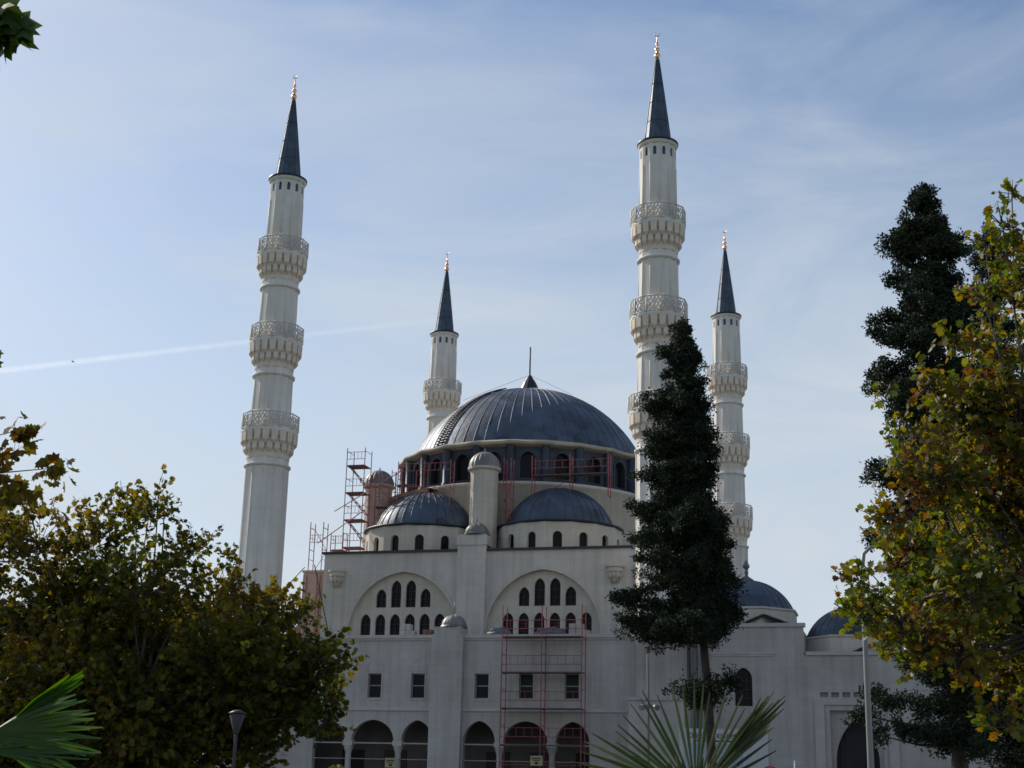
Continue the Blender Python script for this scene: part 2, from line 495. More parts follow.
# ------------------------------------------------------------------ minarets
def make_minaret():
    root = thing('minaret', 'x', 'minaret')
    p = MB(); p.box(-1.6, 1.6, -1.6, 1.6, 0, 6.75); p.box(-1.68, 1.68, -1.68, 1.68, 6.75, 6.92)
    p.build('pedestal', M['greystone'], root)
    NS = 12
    sh = MB()
    bs_ = MB(); bs_.lathe([(1.54, 6.9), (1.54, 10.35), (1.66, 10.42), (1.66, 10.62), (1.40, 10.78)], 24, smooth=True); bs_.build('base', M['greystone'], root)
    sh.lathe([(1.46, 10.6), (1.40, 21.65), (1.40, 25.1)], NS, rot=PI / NS, smooth=False)
    sh.lathe([(1.31, 25.0), (1.29, 27.6), (1.29, 31.2)], NS, rot=PI / NS, smooth=False)
    sh.lathe([(1.25, 31.1), (1.23, 33.8), (1.23, 37.4)], NS, rot=PI / NS, smooth=False)
    sh.lathe([(1.20, 37.3), (1.18, 40.5)], NS, rot=PI / NS, smooth=False)
    # slender mouldings on the shaft corners
    for (r, z0, z1) in ((1.44, 10.7, 21.6), (1.305, 25.1, 27.6), (1.245, 31.2, 33.8), (1.195, 37.4, 40.4)):
        for k in range(NS):
            a = PI / NS + 2 * PI * k / NS
            sh.tube([(r * math.cos(a), r * math.sin(a), z0), ((r - .025) * math.cos(a), (r - .025) * math.sin(a), z1)], 0.035, 4)
    sh.build('shaft', M['shaft'], root)
    # band of small slots under the eave
    wb = MB(); gl = MB()
    r = 1.18
    for k in range(NS):
        a = 2 * PI * k / NS
        N = Vector((math.cos(a), math.sin(a), 0)); X = Vector((-math.sin(a), math.cos(a), 0))
        hw = r * math.sin(PI / NS); ap = r * math.cos(PI / NS)
        wb.panel(N * ap, X, rect(-hw, hw, 40.45, 41.8), [arch(0, 0.22, 40.95, 41.4, 41.55, 3)], 0.10, N, edges=False)
        gl.quad(*[N * (ap - .09) + X * q[0] + Vector((0, 0, q[1])) for q in ((-.15, 40.9), (.15, 40.9), (.15, 41.6), (-.15, 41.6))])
    wb.lathe([(1.18, 41.75), (1.27, 41.85), (1.29, 41.98)], 32)
    w = wb.build('window_band', M['shaft'], root)
    gl.build('pane', M['bluepane'], w)
    for zb, ro, rs in ((37.4, 1.72, 1.23), (31.2, 1.78, 1.29), (25.07, 1.88, 1.40)):
        zf = zb - 1.05
        fl = MB()
        fl.lathe([(rs - .1, zf + .02), (ro, zf + .02), (ro + .02, zf - .10), (ro, zf - .22), (ro - .05, zf - .22)], 16, rot=PI / 16, smooth=False)
        mo = MB(); mo.lathe([(rs - .02, zb - 3.3), (rs + .13, zb - 3.36), (rs + .13, zb - 3.48), (rs - .02, zb - 3.54)], 32); mo.build('moulding', M['shaft'], root)
        b = fl.build('balcony', M['shaft'], root)
        co = MB()
        co.lathe([(rs + .0, zb - 2.95), (rs + .03, zb - 2.6), (rs + .10, zb - 2.2), (ro - .35, zb - 1.75), (ro - .16, zb - 1.4), (ro - .08, zf - .2)], 32)
        NB = 20
        for tier, (zt, zl, rt, rl) in enumerate(((zf - .2, zb - 2.15, ro - .02, ro - .22), (zb - 1.75, zb - 2.7, ro - .22, rs + .06))):
            for k in range(NB):
                a = 2 * PI * (k + .5 * (tier % 2)) / NB
                N = Vector((math.cos(a), math.sin(a), 0)); X = Vector((-math.sin(a), math.cos(a), 0)); Z = Vector((0, 0, 1))
                hw = rt * PI / NB * .80
                zm = zt - (zt - zl) * .72
                A = [N * rt - X * hw + Z * zt, N * rt + X * hw + Z * zt, N * (rt - .02) + X * hw * .8 + Z * zm, N * (rt - .02) - X * hw * .8 + Z * zm]
                B = [N * (rt - .30) - X * hw + Z * zt, N * (rt - .30) + X * hw + Z * zt, N * (rt - .30) + X * hw * .8 + Z * zm, N * (rt - .30) - X * hw * .8 + Z * zm]
                T = N * (rl - .02) + Z * zl
                co.quad(*A); co.quad(A[0], A[3], B[3], B[0]); co.quad(A[1], B[1], B[2], A[2])
                n0 = len(co.v); co.v += [tuple(A[3]), tuple(A[2]), tuple(B[2]), tuple(B[3]), tuple(T)]
                for q in ((0, 1, 4), (1, 2, 4), (3, 0, 4)): co.face([n0 + i for i in q])
        co.build('corbel', M['bracket'], b)
        ra = MB()
        NR = 12
        for k in range(NR):
            a0 = 2 * PI * (k + .5) / NR; a1 = 2 * PI * (k + 1.5) / NR
            P0 = Vector((ro * math.cos(a0), ro * math.sin(a0), 0)); P1 = Vector((ro * math.cos(a1), ro * math.sin(a1), 0))
            pt = lambda s_, z: P0.lerp(P1, s_) + Vector((0, 0, z))
            ra.tube([pt(0, zf), pt(0, zb + .03)], 0.055, 4)
            ra.tube([pt(0, zb), pt(1, zb)], 0.05, 4); ra.tube([pt(0, zf + .06), pt(1, zf + .06)], 0.06, 4)
            ra.tube([pt(.5, zf), pt(.5, zb)], 0.03, 4)
            for h0 in (0, .5):
                for (s0, z0, s1, z1) in ((.0, .1, .5, .95), (.5, .1, .0, .95), (.0, .52, .25, .1), (.25, .1, .5, .52), (.0, .52, .25, .95), (.25, .95, .5, .52)):
                    ra.tube([pt(h0 + s0, zf + z0), pt(h0 + s1, zf + z1)], 0.034, 3, cap=False)
        ra.build('railing', M['shaft'], b)
    ev = MB(); ev.lathe([(1.20, 41.93), (1.335, 41.99), (1.345, 42.10), (1.10, 42.22), (0.9, 42.3)], 32)
    ev.build('eave', M['leadseam'], root)
    sp = MB()
    sp.lathe([(0.87, 42.2), (0.80, 42.9), (0.46, 45.7), (0.13, 48.25), (0.10, 48.35)], 12, smooth=False)
    for k in range(12):
        a = 2 * PI * k / 12
        sp.tube([(.87 * math.cos(a), .87 * math.sin(a), 42.2), (.80 * math.cos(a), .80 * math.sin(a), 42.9), (.46 * math.cos(a), .46 * math.sin(a), 45.7), (.13 * math.cos(a), .13 * math.sin(a), 48.25)], .028, 4)
    for z, r_ in ((43.6, .72), (45.0, .55), (46.4, .38)):
        sp.lathe([(r_, z - .03), (r_ + .022, z), (r_, z + .03)], 12, smooth=False)
    s = sp.build('spire', M['lead'], root)
    fi = MB()
    fi.lathe([(.10, 48.25), (.17, 48.4), (.21, 48.55), (.15, 48.7), (.07, 48.78), (.16, 48.95), (.17, 49.03), (.07, 49.15), (.05, 49.25), (.12, 49.38), (.06, 49.5), (.035, 49.6), (.03, 50.0)], 12)
    pts = [(.16 * math.sin(t) , 0, 50.15 - .16 * math.cos(t)) for t in np.linspace(-2.4, 2.4, 11)]
    fi.tube(pts, [.012 + .02 * math.cos(t / 2.4 * PI / 2) for t in np.linspace(-2.4, 2.4, 11)], 5)
    fi.build('finial', M['gold'], s)
    return root


mn = make_minaret()
gm_ = 'four minarets at the corners of the mosque'
for i, (u, v_, lab) in enumerate((
        (-13, -17.64, 'tall white minaret at the left end, its foot hidden by the dark autumn tree'),
        (13, -17.64, 'tallest looking white minaret, close behind the pointed conifer beside the big dome'),
        (13, 17.64, 'distant white minaret right of the pointed conifer, rising behind the small courtyard dome'),
        (-13, 17.64, 'distant white minaret half hidden by the left shoulder of the great dome'))):
    o = mn if i == 0 else copy_tree(mn)
    o.location = (u, v_, 0)
    tag(o, lab, 'minaret', gm_)

# ------------------------------------------------------------------ the prayer hall
hall = thing('mosque', 'cream stone mosque hall with a great blue lead dome, arched lunettes and an arcaded gallery', 'mosque')

def ridged_dome(mb, c, r, z0, zt, nseg, power=1.0, rot=0.0, seam=0.04, a0=0, a1=2 * PI, rows=14, nsm=96, cap=0.0):
    """Spherical cap rising from radius r at z0 to the crown at zt; standing seams run up it."""
    h = zt - z0
    if h <= r:
        Rs = (r * r + h * h) / (2 * h); zc = zt - Rs; f0 = math.asin(min(1, r / Rs))
        prof = [(Rs * math.sin(f0 * (1 - i / rows)), zc + Rs * math.cos(f0 * (1 - i / rows))) for i in range(rows + 1)]
    else:
        prof = [(r * math.cos(PI / 2 * i / rows), z0 + h * math.sin(PI / 2 * i / rows)) for i in range(rows + 1)]
    prof[-1] = (0.02, prof[-1][1])
    return prof

# dome geometry
def dome_part(name, mat, parent, c, r, z0, zt, nseam, seam=.04, nsm=96, a0=0.0, a1=2 * PI, rows=16):
    prof = ridged_dome(None, c, r, z0, zt, nseam, rows=rows)
    d = MB(); d.lathe(prof, nsm, c=(c[0], c[1], 0), a0=a0, a1=a1)
    for k in range(nseam + (0 if a1 - a0 > 6.28 else 1)):
        a = a0 + (a1 - a0) * k / nseam
        stop = len(prof) - (3 if k % 2 else 2) if nseam > 20 else len(prof)
        d.tube([(c[0] + q[0] * math.cos(a), c[1] + q[0] * math.sin(a), q[1]) for q in prof[:stop]], seam, 4, smooth=False)
    return d.build(name, mat, parent), prof

# -- drum of the great dome
NB = 24
drum = MB(); panes = []; frames = []
rd = 9.15
for k in range(NB):
    a = 2 * PI * k / NB
    N = Vector((math.cos(a), math.sin(a), 0)); X = Vector((-math.sin(a), math.cos(a), 0))
    hw = rd * math.tan(PI / NB)
    drum.panel(N * rd, X, rect(-hw, hw, 21.9, 24.85), [arch(0, 1.05, 22.3, 23.55, 24.15, 6)], 0.35, N, edges=False)
    o_ = arch(0, 1.30, 22.2, 23.55, 24.30, 6); i_ = arch(0, 1.07, 22.22, 23.55, 24.16, 6)
    dframe = MB(); dframe.panel(N * (rd + .06), X, o_, [i_], 0.055, N); frames.append(dframe)
    dglass = MB(); panes.append(dglass); dglass.quad(*[N * (rd - .3) + X * q[0] + Vector((0, 0, q[1])) for q in ((-.7, 22.1), (.7, 22.1), (.7, 24.3), (-.7, 24.3))])
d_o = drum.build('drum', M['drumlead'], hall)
for q_ in panes: q_.build('pane', M['glass'], d_o)
for f_ in frames: f_.build('window_frame', M['leadseam'], d_o)
for k in range(NB):
    a = 2 * PI * (k + .5) / NB
    b = MB(); cx, cy = 9.28 * math.cos(a), 9.28 * math.sin(a)
    b.lathe([(.40, 21.9), (.40, 22.15), (.33, 22.2), (.33, 24.6)], 10, c=(cx, cy, 0), smooth=True)
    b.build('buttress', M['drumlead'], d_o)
# -- wavy eave
e = MB(); n_e = 240
def er(j):
    t = (j / n_e * NB) % 1.0
    return 0.09 * abs(math.sin(PI * t)) ** 4
ring = []
for (dr, z) in ((9.15, 24.48), (9.60, 24.58), (9.67, 24.63), (9.67, 24.78), (9.58, 24.84), (8.7, 25.15)):
    for j in range(n_e):
        t = 2 * PI * j / n_e
        rr = dr + (er(j) if 9.3 < dr else 0)
        zz = z + (0.07 * er(j) / .13 if dr > 9.3 else 0)
        e.v.append((rr * math.cos(t), rr * math.sin(t), zz))
for i in range(5):
    for j in range(n_e):
        j2 = (j + 1) % n_e
        e.face((i * n_e + j, i * n_e + j2, (i + 1) * n_e + j2, (i + 1) * n_e + j), True)
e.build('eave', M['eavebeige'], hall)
# -- great dome
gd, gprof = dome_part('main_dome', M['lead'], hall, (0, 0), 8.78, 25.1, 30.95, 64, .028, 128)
lan = MB(); lan.lathe([(.98, 30.6), (.92, 30.8), (.5, 31.7), (.06, 32.4)], 12, smooth=False)
lo = lan.build('lantern_cone', M['leadseam'], gd)
lp = MB(); lp.tube([(0, 0, 32.3), (0, 0, 34.6)], .06, 6); lp.build('mast', M['iron'], lo)
# roof ladder up the left side of the dome
la = MB(); al = R(238)
def dome_pt(a, i, off=.09):
    q = gprof[i]
    nrm = Vector((q[0], 0, q[1] - 21.1)).normalized()
    rr = q[0] + nrm.x * off; zz = q[1] + nrm.z * off
    return Vector((rr * math.cos(a), rr * math.sin(a), zz))
T_ = Vector((-math.sin(al), math.cos(al), 0))
mid = [dome_pt(al, i) for i in range(0, 13)]
for s_ in (-.42, .42):
    la.tube([p + T_ * s_ for p in mid], .05, 4)
tot = 34
for k in range(tot):
    f_ = k / tot * 11.99; i = int(f_); p = mid[i].lerp(mid[i + 1], f_ - i)
    la.tube([p - T_ * .48, p + T_ * .48], .055, 4)
la.build('roof_ladder', M['iron'], gd)
# -- round base under the drum
bs = MB(); bs.lathe([(9.75, 15.0), (9.75, 21.6), (9.95, 21.7), (9.95, 21.92), (9.0, 22.0)], 48, smooth=True)
bs.build('drum_base', M['plaster'], hall)
# -- timber walkway fragment along the left of the drum base
wk = MB()
for (a0, a1) in ((R(203), R(246)),):
    n0 = len(wk.v); nn = 10
    for i in range(nn + 1):
        a = a0 + (a1 - a0) * i / nn
        for (r_, z) in ((9.96, 21.35), (10.9, 21.35), (10.9, 21.62), (9.96, 21.62)):
            wk.v.append((r_ * math.cos(a), r_ * math.sin(a), z))
    for i in range(nn):
        for j in range(4):
            wk.face((n0 + i * 4 + j, n0 + i * 4 + (j + 1) % 4, n0 + (i + 1) * 4 + (j + 1) % 4, n0 + (i + 1) * 4 + j))
wk_o = tag(wk.build('walkway', M['plank']), 'curved timber walkway clinging to the base of the dome drum above the left half dome', 'walkway')

# -- half domes over windowed drums
for sx in (-1, 1):
    c = (4.7 * sx, -9.0)
    Rw = 4.15; NF = 15; zb, zt = 15.6, 18.5
    wl = MB(); gls = []
    for k in range(NF):
        a = -PI / 2 + 2 * PI * (k + .5) / NF
        N = Vector((math.cos(a), math.sin(a), 0)); X = Vector((-math.sin(a), math.cos(a), 0))
        if N.y > 0.75: continue
        hw = Rw * math.tan(PI / NF); O = Vector((c[0], c[1], 0)) + N * Rw
        wl.panel(O, X, rect(-hw, hw, zb, zt), [arch(0, .60, 16.5, 17.5, 17.8, 6)], .28, N, edges=False)
        gl = MB(); gls.append(gl); gl.quad(*[O - N * .22 + X * q[0] + Vector((0, 0, q[1])) for q in ((-.4, 16.4), (.4, 16.4), (.4, 18), (-.4, 18))])
    w = wl.build('half_dome_wall', M['plaster'], hall)
    for gl in gls: gl.build('pane', M['glass'], w)
    ed = MB(); ed.lathe([(4.0, zt - .12), (4.36, zt - .05), (4.38, zt + .06), (3.6, zt + .16)], 60, c=(c[0], c[1], 0))
    ed.build('half_dome_eave', M['leadseam'], hall)
    dome_part('half_dome', M['lead'], hall, c, 3.68, zt + .1, 21.4, 36, .04, 72)

# -- turrets with ribbed caps
def turret(c, zb, zt, mat):
    t = MB()
    t.lathe([(.97, zb), (.97, zt - .12), (1.08, zt - .05), (1.16, zt), (1.16, zt + .14), (.9, zt + .16)], 12, c=(c[0], c[1], 0), smooth=False)
    to = t.build('turret', mat, hall)
    d = MB()
    prof = [(1.10 * math.cos(PI / 2 * i / 8), zt + .15 + 1.15 * math.sin(PI / 2 * i / 8)) for i in range(9)]
    prof[-1] = (.02, prof[-1][1])
    n0 = len(d.v); nn = 72
    for (r_, z) in prof:
        for j in range(nn):
            a = 2 * PI * j / nn; q = r_ * (1 - .07 * (1 - abs(math.sin(9 * a))))
            d.v.append((c[0] + q * math.cos(a), c[1] + q * math.sin(a), z))
    for i in range(8):
        for j in range(nn):
            j2 = (j + 1) % nn
            d.face((n0 + i * nn + j, n0 + i * nn + j2, n0 + (i + 1) * nn + j2, n0 + (i + 1) * nn + j), True)
    d.tube([(c[0], c[1], zt + 1.25), (c[0], c[1], zt + 1.55)], [.07, .02], 6)
    d.build('cap', M['leadgrey'], to)
turret((0, -11.3), 15.0, 22.35, M['plaster'])
turret((-9.2, -7.0), 15.0, 22.35, M['pinkwall'])

# -- upper wall with two recessed lunettes
YU = -13.3
lun = [arch(s_ * 4.72, 7.5, 9.0, 11.2, 15.28, 20) for s_ in (-1, 1)]
uw = MB()
uw.panel((0, YU, 0), (1, 0, 0), rect(-10.4, 10.4, 9.0, 16.55), lun, .38, (0, -1, 0))
uw.box(-10.4, -10.0, YU + .4, 12, 9.0, 16.5); uw.box(10.0, 10.4, YU + .4, 12, 9.0, 16.5)
uw.box(-10.39, 10.39, YU + .5, 12, 15.9, 16.45)
uw_o = uw.build('upper_wall', M['stone'], hall)
cp = MB(); cp.box(-10.55, 10.55, YU - .16, YU + .5, 16.55, 16.70)
cp.build('coping', M['iron'], hall)
am = MB()
for s_ in (-1, 1):
    am.panel((0, YU - .05, 0), (1, 0, 0), arch(s_ * 4.72, 7.86, 9.0, 11.2, 15.52, 20), [arch(s_ * 4.72, 7.52, 9.02, 11.2, 15.29, 20)], .048, (0, -1, 0))
am.build('archivolt', M['plaster'], uw_o)
for s_ in (-1, 1):
    holes = []; fr = MB(); gl = MB()
    cx0 = s_ * 4.82 if s_ < 0 else 4.93
    for i in range(6):
        cx = cx0 + (i - 2.5) * 1.025; holes.append(arch(cx, .70, 10.85, 12.1, 12.58, 5))
    for i in range(4):
        cx = cx0 + (i - 1.5) * 1.025; top = 14.78 if i in (1, 2) else 14.22
        holes.append(arch(cx, .70, 13.0, top - .5, top, 5))
    lw = MB(); lw.panel((0, YU + .34, 0), (1, 0, 0), lun[0 if s_ < 0 else 1], holes, .3, (0, -1, 0), edges=False)
    lo_ = lw.build('lunette_wall', M['plaster'], hall)
    for hh in holes:
        cx = (hh[0][0] + hh[-1][0]) / 2; z0 = hh[0][1]; z1 = max(p[1] for p in hh)
        wn = MB()
        for q in (-.34, 0.0, .34): wn.box(cx + q - .012, cx + q + .012, YU + .50, YU + .53, z0, z1 - (.25 if q else 0))
        for zz in np.arange(z0 + .05, z1 - .3, .5): wn.box(cx - .34, cx + .34, YU + .495, YU + .535, zz - .012, zz + .012)
        w_ = wn.build('window', M['iron'], lo_)
    g_ = MB(); g_.quad((s_ * 4.72 - 3.6, YU + .60, 9.4), (s_ * 4.72 + 3.6, YU + .60, 9.4), (s_ * 4.72 + 3.6, YU + .60, 15.2), (s_ * 4.72 - 3.6, YU + .60, 15.2))
    g_.build('glazing', M['glass'], lo_)
# pilaster and its little dome, centre of the upper wall
pl = MB(); pl.box(-.95, .95, YU - .38, YU + .0 - .003, 9.0, 16.9); pl.box(-1.02, 1.02, YU - .45, YU + .9, 16.9, 17.55)
pl.box(-.9, .9, YU - .35, YU + .8, 17.55, 17.62)
p_o = pl.build('pilaster', M['stone'], hall)
def small_dome(c, r, z0, parent, rod=.5):
    d = MB(); prof = [(r * math.cos(PI / 2 * i / 8), z0 + r * 1.0 * math.sin(PI / 2 * i / 8)) for i in range(9)]
    prof[-1] = (.02, prof[-1][1]); prof = [(r * 1.04, z0), (r * 1.04, z0 + .08)] + prof
    d.lathe(prof, 24, c=(c[0], c[1], 0))
    for k in range(12):
        a = 2 * PI * k / 12
        d.tube([(c[0] + q[0] * math.cos(a), c[1] + q[0] * math.sin(a), q[1]) for q in prof[2:]], .02, 4)
    d.tube([(c[0], c[1], z0 + r), (c[0], c[1], z0 + r + rod)], .03, 5)
    return d.build('pilaster_dome', M['leadgrey'], parent)
small_dome((0.15, YU + .2), .82, 17.62, p_o, .3)
# muqarnas spouts near the ends of the upper wall
for s_ in (-1, 1):
    k_ = MB(); cx = 9.4 * s_; seg = 10
    for (r_, z0, z1) in ((.62, 15.28, 15.45), (.52, 15.0, 15.28), (.40, 14.72, 15.0), (.26, 14.4, 14.72)):
        k_.lathe([(.02, z0), (r_ * .9, z0), (r_, z0 + .05), (r_, z1), (.02, z1)], 14, c=(cx, YU - .002, 0), rot=PI, a0=0, a1=PI, smooth=False)
    for i in range(5):
        a = PI + PI * (i + .5) / 5
        k_.tube([(cx + .45 * math.cos(a), YU + .45 * math.sin(a), 15.0), (cx + .38 * math.cos(a), YU + .38 * math.sin(a), 14.72), (cx + .2 * math.cos(a), YU + .2 * math.sin(a), 14.3)], [.09, .07, .02], 5)
    k_.build('spout_bracket', M['plaster'], uw_o)

# -- pinkish side block set back at the left
sb = MB(); sb.box(-12.4, -10.41, -12.0, 11.5, 0, 15.55); sb.box(-12.5, -10.41, -12.1, 11.5, 15.55, 15.7)
sb.build('side_block', M['pinkwall'], hall)
sb2 = MB(); sb2.box(10.41, 12.4, -12.0, 11.5, 0, 15.55); sb2.box(10.41, 12.5, -12.1, 11.5, 15.55, 15.7)
sb2.build('side_block', M['plaster'], hall)
sd = MB(); sd.lathe([(1.95, 12.25), (1.95, 12.5)] + [(1.95 * math.cos(PI / 2 * i / 8), 12.5 + 1.6 * math.sin(PI / 2 * i / 8)) for i in range(8)] + [(.02, 14.1)], 32, c=(-14.0, -6.0, 0))
sd.lathe([(2.05, 9.0), (2.05, 12.3), (1.9, 12.3)], 16, c=(-14.0, -6.0, 0), smooth=False)
sd.build('side_dome', M['leadgrey'], hall)

# -- gallery storey with arcade
YG = -17.9
def group_hole(c0, sgn):
    """Three arches in one opening; columns stand in it."""
    pts = []
    cs = sorted(((c0 + sgn * 1.9, 1.98), (c0 + sgn * 4.75, 2.72), (c0 + sgn * 7.6, 2.04)))
    zs, za = 4.35, 5.58
    pts.append((cs[0][0] - cs[0][1] / 2, 0.0))
    for (c_, w_) in cs:
        a_ = arch(c_, w_, 0, zs, za, 10)
        pts += a_[1:-1]
    pts.append((cs[-1][0] + cs[-1][1] / 2, 0.0))
    return pts, cs
gh1, c1 = group_hole(.12, -1); gh2, c2 = group_hole(.22, 1)
wins = [-7.45, -4.65, -1.85, 2.2, 4.95, 7.75]
wh = [rect(c_ - .43, c_ + .43, 6.86, 8.34) for c_ in wins]
gw = MB()
gw.panel((0, YG, 0), (1, 0, 0), [(-12.6, 0)] + gh1 + gh2 + [(12.6, 0), (12.6, 10.45), (-12.6, 10.45)], wh, .45, (0, -1, 0))
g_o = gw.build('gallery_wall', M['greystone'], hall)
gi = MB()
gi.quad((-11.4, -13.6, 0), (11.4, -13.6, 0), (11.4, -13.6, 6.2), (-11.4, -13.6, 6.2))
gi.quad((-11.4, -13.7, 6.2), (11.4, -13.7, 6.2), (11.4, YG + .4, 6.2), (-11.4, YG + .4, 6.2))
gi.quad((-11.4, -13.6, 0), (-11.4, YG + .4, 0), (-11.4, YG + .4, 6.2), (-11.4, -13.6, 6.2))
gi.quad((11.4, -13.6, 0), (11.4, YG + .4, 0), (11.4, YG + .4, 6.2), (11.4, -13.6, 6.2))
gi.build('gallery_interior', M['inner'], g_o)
gv = MB(); gv.box(-11.4, 11.4, YG + .46, -13.3, 9.95, 10.2); gv.build('gallery_roof', M['leadgrey'], g_o)
for s_, cc in ((-1, c1), (1, c2)):
    for (c_, w_) in cc:
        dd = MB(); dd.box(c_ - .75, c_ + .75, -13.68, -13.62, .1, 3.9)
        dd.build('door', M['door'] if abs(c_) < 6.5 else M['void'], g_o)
    for i in (0, 1):
        xm = (cc[i][0] + cc[i][1] / 2 + cc[i + 1][0] - cc[i + 1][1] / 2) / 2
        k_ = MB(); k_.lathe([(.24, .4), (.20, .5), (.18, 3.6), (.20, 3.7)], 14, c=(xm, YG + .23, 0)); k_.box(xm - .28, xm + .28, YG - .02, YG + .48, 0, .4)
        k_.lathe([(.19, 3.65), (.27, 3.9), (.30, 4.05)], 14, c=(xm, YG + .23, 0)); k_.box(xm - .30, xm + .30, YG - .03, YG + .47, 4.05, 4.343)
        k_.build('column', M['trim'], g_o)
    tb = MB(); xa = cc[0][0] - cc[0][1] / 2; xb = cc[-1][0] + cc[-1][1] / 2
    tb.box(xa, xb, YG + .04, YG + .12, 4.16, 4.24); tb.box(xa, xb, YG + .05, YG + .11, 3.25, 3.29)
    tb.build('tie_rail', M['rail_iron'], g_o)
for c_ in wins:
    w_ = MB()
    w_.panel((0, YG + .20, 0), (1, 0, 0), rect(c_ - .43, c_ + .43, 6.86, 8.34), [rect(c_ - .38, c_ + .38, 6.92, 7.60), rect(c_ - .38, c_ + .38, 7.65, 8.29)], .05, (0, -1, 0))
    wo = w_.build('window', M['rail_iron'], g_o)
    q = MB(); q.quad((c_ - .43, YG + .23, 6.86), (c_ + .43, YG + .23, 6.86), (c_ + .43, YG + .23, 8.34), (c_ - .43, YG + .23, 8.34)); q.build('pane', M['glass'], wo)
    f_ = MB(); f_.panel((0, YG - .03, 0), (1, 0, 0), rect(c_ - .53, c_ + .53, 6.74, 8.44), [rect(c_ - .435, c_ + .435, 6.855, 8.345)], .028, (0, -1, 0)); f_.build('surround', M['greystone'], wo)
    bl = MB(); bl.panel((0, YG - .02, 0), (1, 0, 0), arch(c_, 1.1, 8.50, 8.75, 9.22, 6), [arch(c_, .94, 8.55, 8.75, 9.14, 6)], .018, (0, -1, 0)); bl.build('blind_arch', M['greystone'], g_o)
cn = MB()
for (xa, xb) in ((-12.5, -.93), (1.07, 12.5)):
    cn.box(xa, xb, YG - .16, YG + .45, 10.453, 10.66); cn.box(xa, xb, YG - .08, YG - .003, 10.33, 10.45)
    cn.box(xa, xb, YG - .10, YG - .003, 6.12, 6.26); cn.box(xa, xb, YG - .05, YG - .003, 6.26, 6.32)
cn.build('cornice', M['trim'], g_o)
gp = MB(); gp.box(-.92, 1.06, YG - .42, YG - .003, 0, 10.66); gp.box(-.78, .92, YG - .42, YG + 1.0, 10.66, 11.12)
gp_o = gp.build('pilaster', M['greystone'], hall)
small_dome((.25, YG + .25), .80, 11.12, gp_o, .75)

# ------------------------------------------------------------------ courtyard wing on the right
wing = thing('courtyard_wing', 'plain white courtyard wing with blue domes, one arched window and a tall recessed portal', 'building')
YP = -16.2
door_o = rect(22.5, 25.4, 0, 6.45)
ww = MB()
ww.panel((0, YP, 0), (1, 0, 0), [(14.3, 0), (22.5, 0), (22.5, 6.45), (25.4, 6.45), (25.4, 0), (46, 0), (46, 9.55), (21.15, 9.55), (21.15, 11.2), (14.3, 11.2)],
         [arch(17.63, 1.02, 6.65, 8.2, 8.85, 8)] + [rect(22.0 + i * .62, 22.44 + i * .62, 7.18, 7.46) for i in range(6)], .4, (0, -1, 0))
ww.box(14.3, 14.7, YP + .41, 10, 0, 11.2)
ww.box(14.71, 21.15, YP + .41, YP + 7, 9.0, 11.0); ww.box(21.16, 46, YP + .41, YP + 7, 9.0, 9.4)
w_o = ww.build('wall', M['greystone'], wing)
k_ = MB(); k_.box(14.2, 21.27, YP - .12, YP + .42, 11.203, 11.42); k_.box(21.28, 46, YP - .12, YP + .42, 9.553, 9.76)
k_.box(15.7, 19.5, YP - .09, YP - .003, 9.62, 9.72); k_.box(15.75, 19.45, YP - .05, YP - .003, 9.5, 9.62)
k_.build('cornice', M['trim'], wing)
q = MB(); q.quad((16.9, YP + .3, 6.5), (18.4, YP + .3, 6.5), (18.4, YP + .3, 9), (16.9, YP + .3, 9))
win = q.build('window', M['glass'], wing)
f_ = MB()
for xx in (17.12, 17.46, 17.8, 18.14): f_.box(xx - .015, xx + .015, YP + .24, YP + .27, 6.65, 8.8)
for zz in (7.1, 7.6, 8.1): f_.box(17.12, 18.14, YP + .235, YP + .275, zz - .015, zz + .015)
f_.build('glazing_bar', M['iron'], win)
q = MB(); q.quad((21.9, YP + .25, 7.0), (25.7, YP + .25, 7.0), (25.7, YP + .25, 7.6), (21.9, YP + .25, 7.6)); q.build('slot_pane', M['rail_iron'], wing)
pf = MB()
pf.panel((0, YP - .10, 0), (1, 0, 0), [(21.65, 0), (22.2, 0), (22.2, 6.75), (25.7, 6.75), (25.7, 0), (26.25, 0), (26.25, 7.05), (21.65, 7.05)], [], .097, (0, -1, 0))
po = pf.build('portal', M['trim'], wing)
pn = MB(); pn.panel((0, YP + .36, 0), (1, 0, 0), rect(22.5, 25.4, 0, 6.45), [], .05, (0, -1, 0), edges=False) if False else None
pn = MB()
ha = arch(23.95, 2.4, 0, 3.6, 6.05, 10)
pn.panel((0, YP + .36, 0), (1, 0, 0), [(22.5, 0)] + ha + [(25.4, 0), (25.4, 6.45), (22.5, 6.45)], [], .35, (0, -1, 0))
pn.build('niche', M['greystone'], po)
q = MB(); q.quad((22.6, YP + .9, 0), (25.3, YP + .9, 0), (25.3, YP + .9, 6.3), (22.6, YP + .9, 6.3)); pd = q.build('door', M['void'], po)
f_ = MB()
for i in range(9): f_.box(22.75 + i * .3 - .02, 22.75 + i * .3 + .02, YP + .84, YP + .88, 0, 5.2)
f_.build('grille', M['iron'], pd)
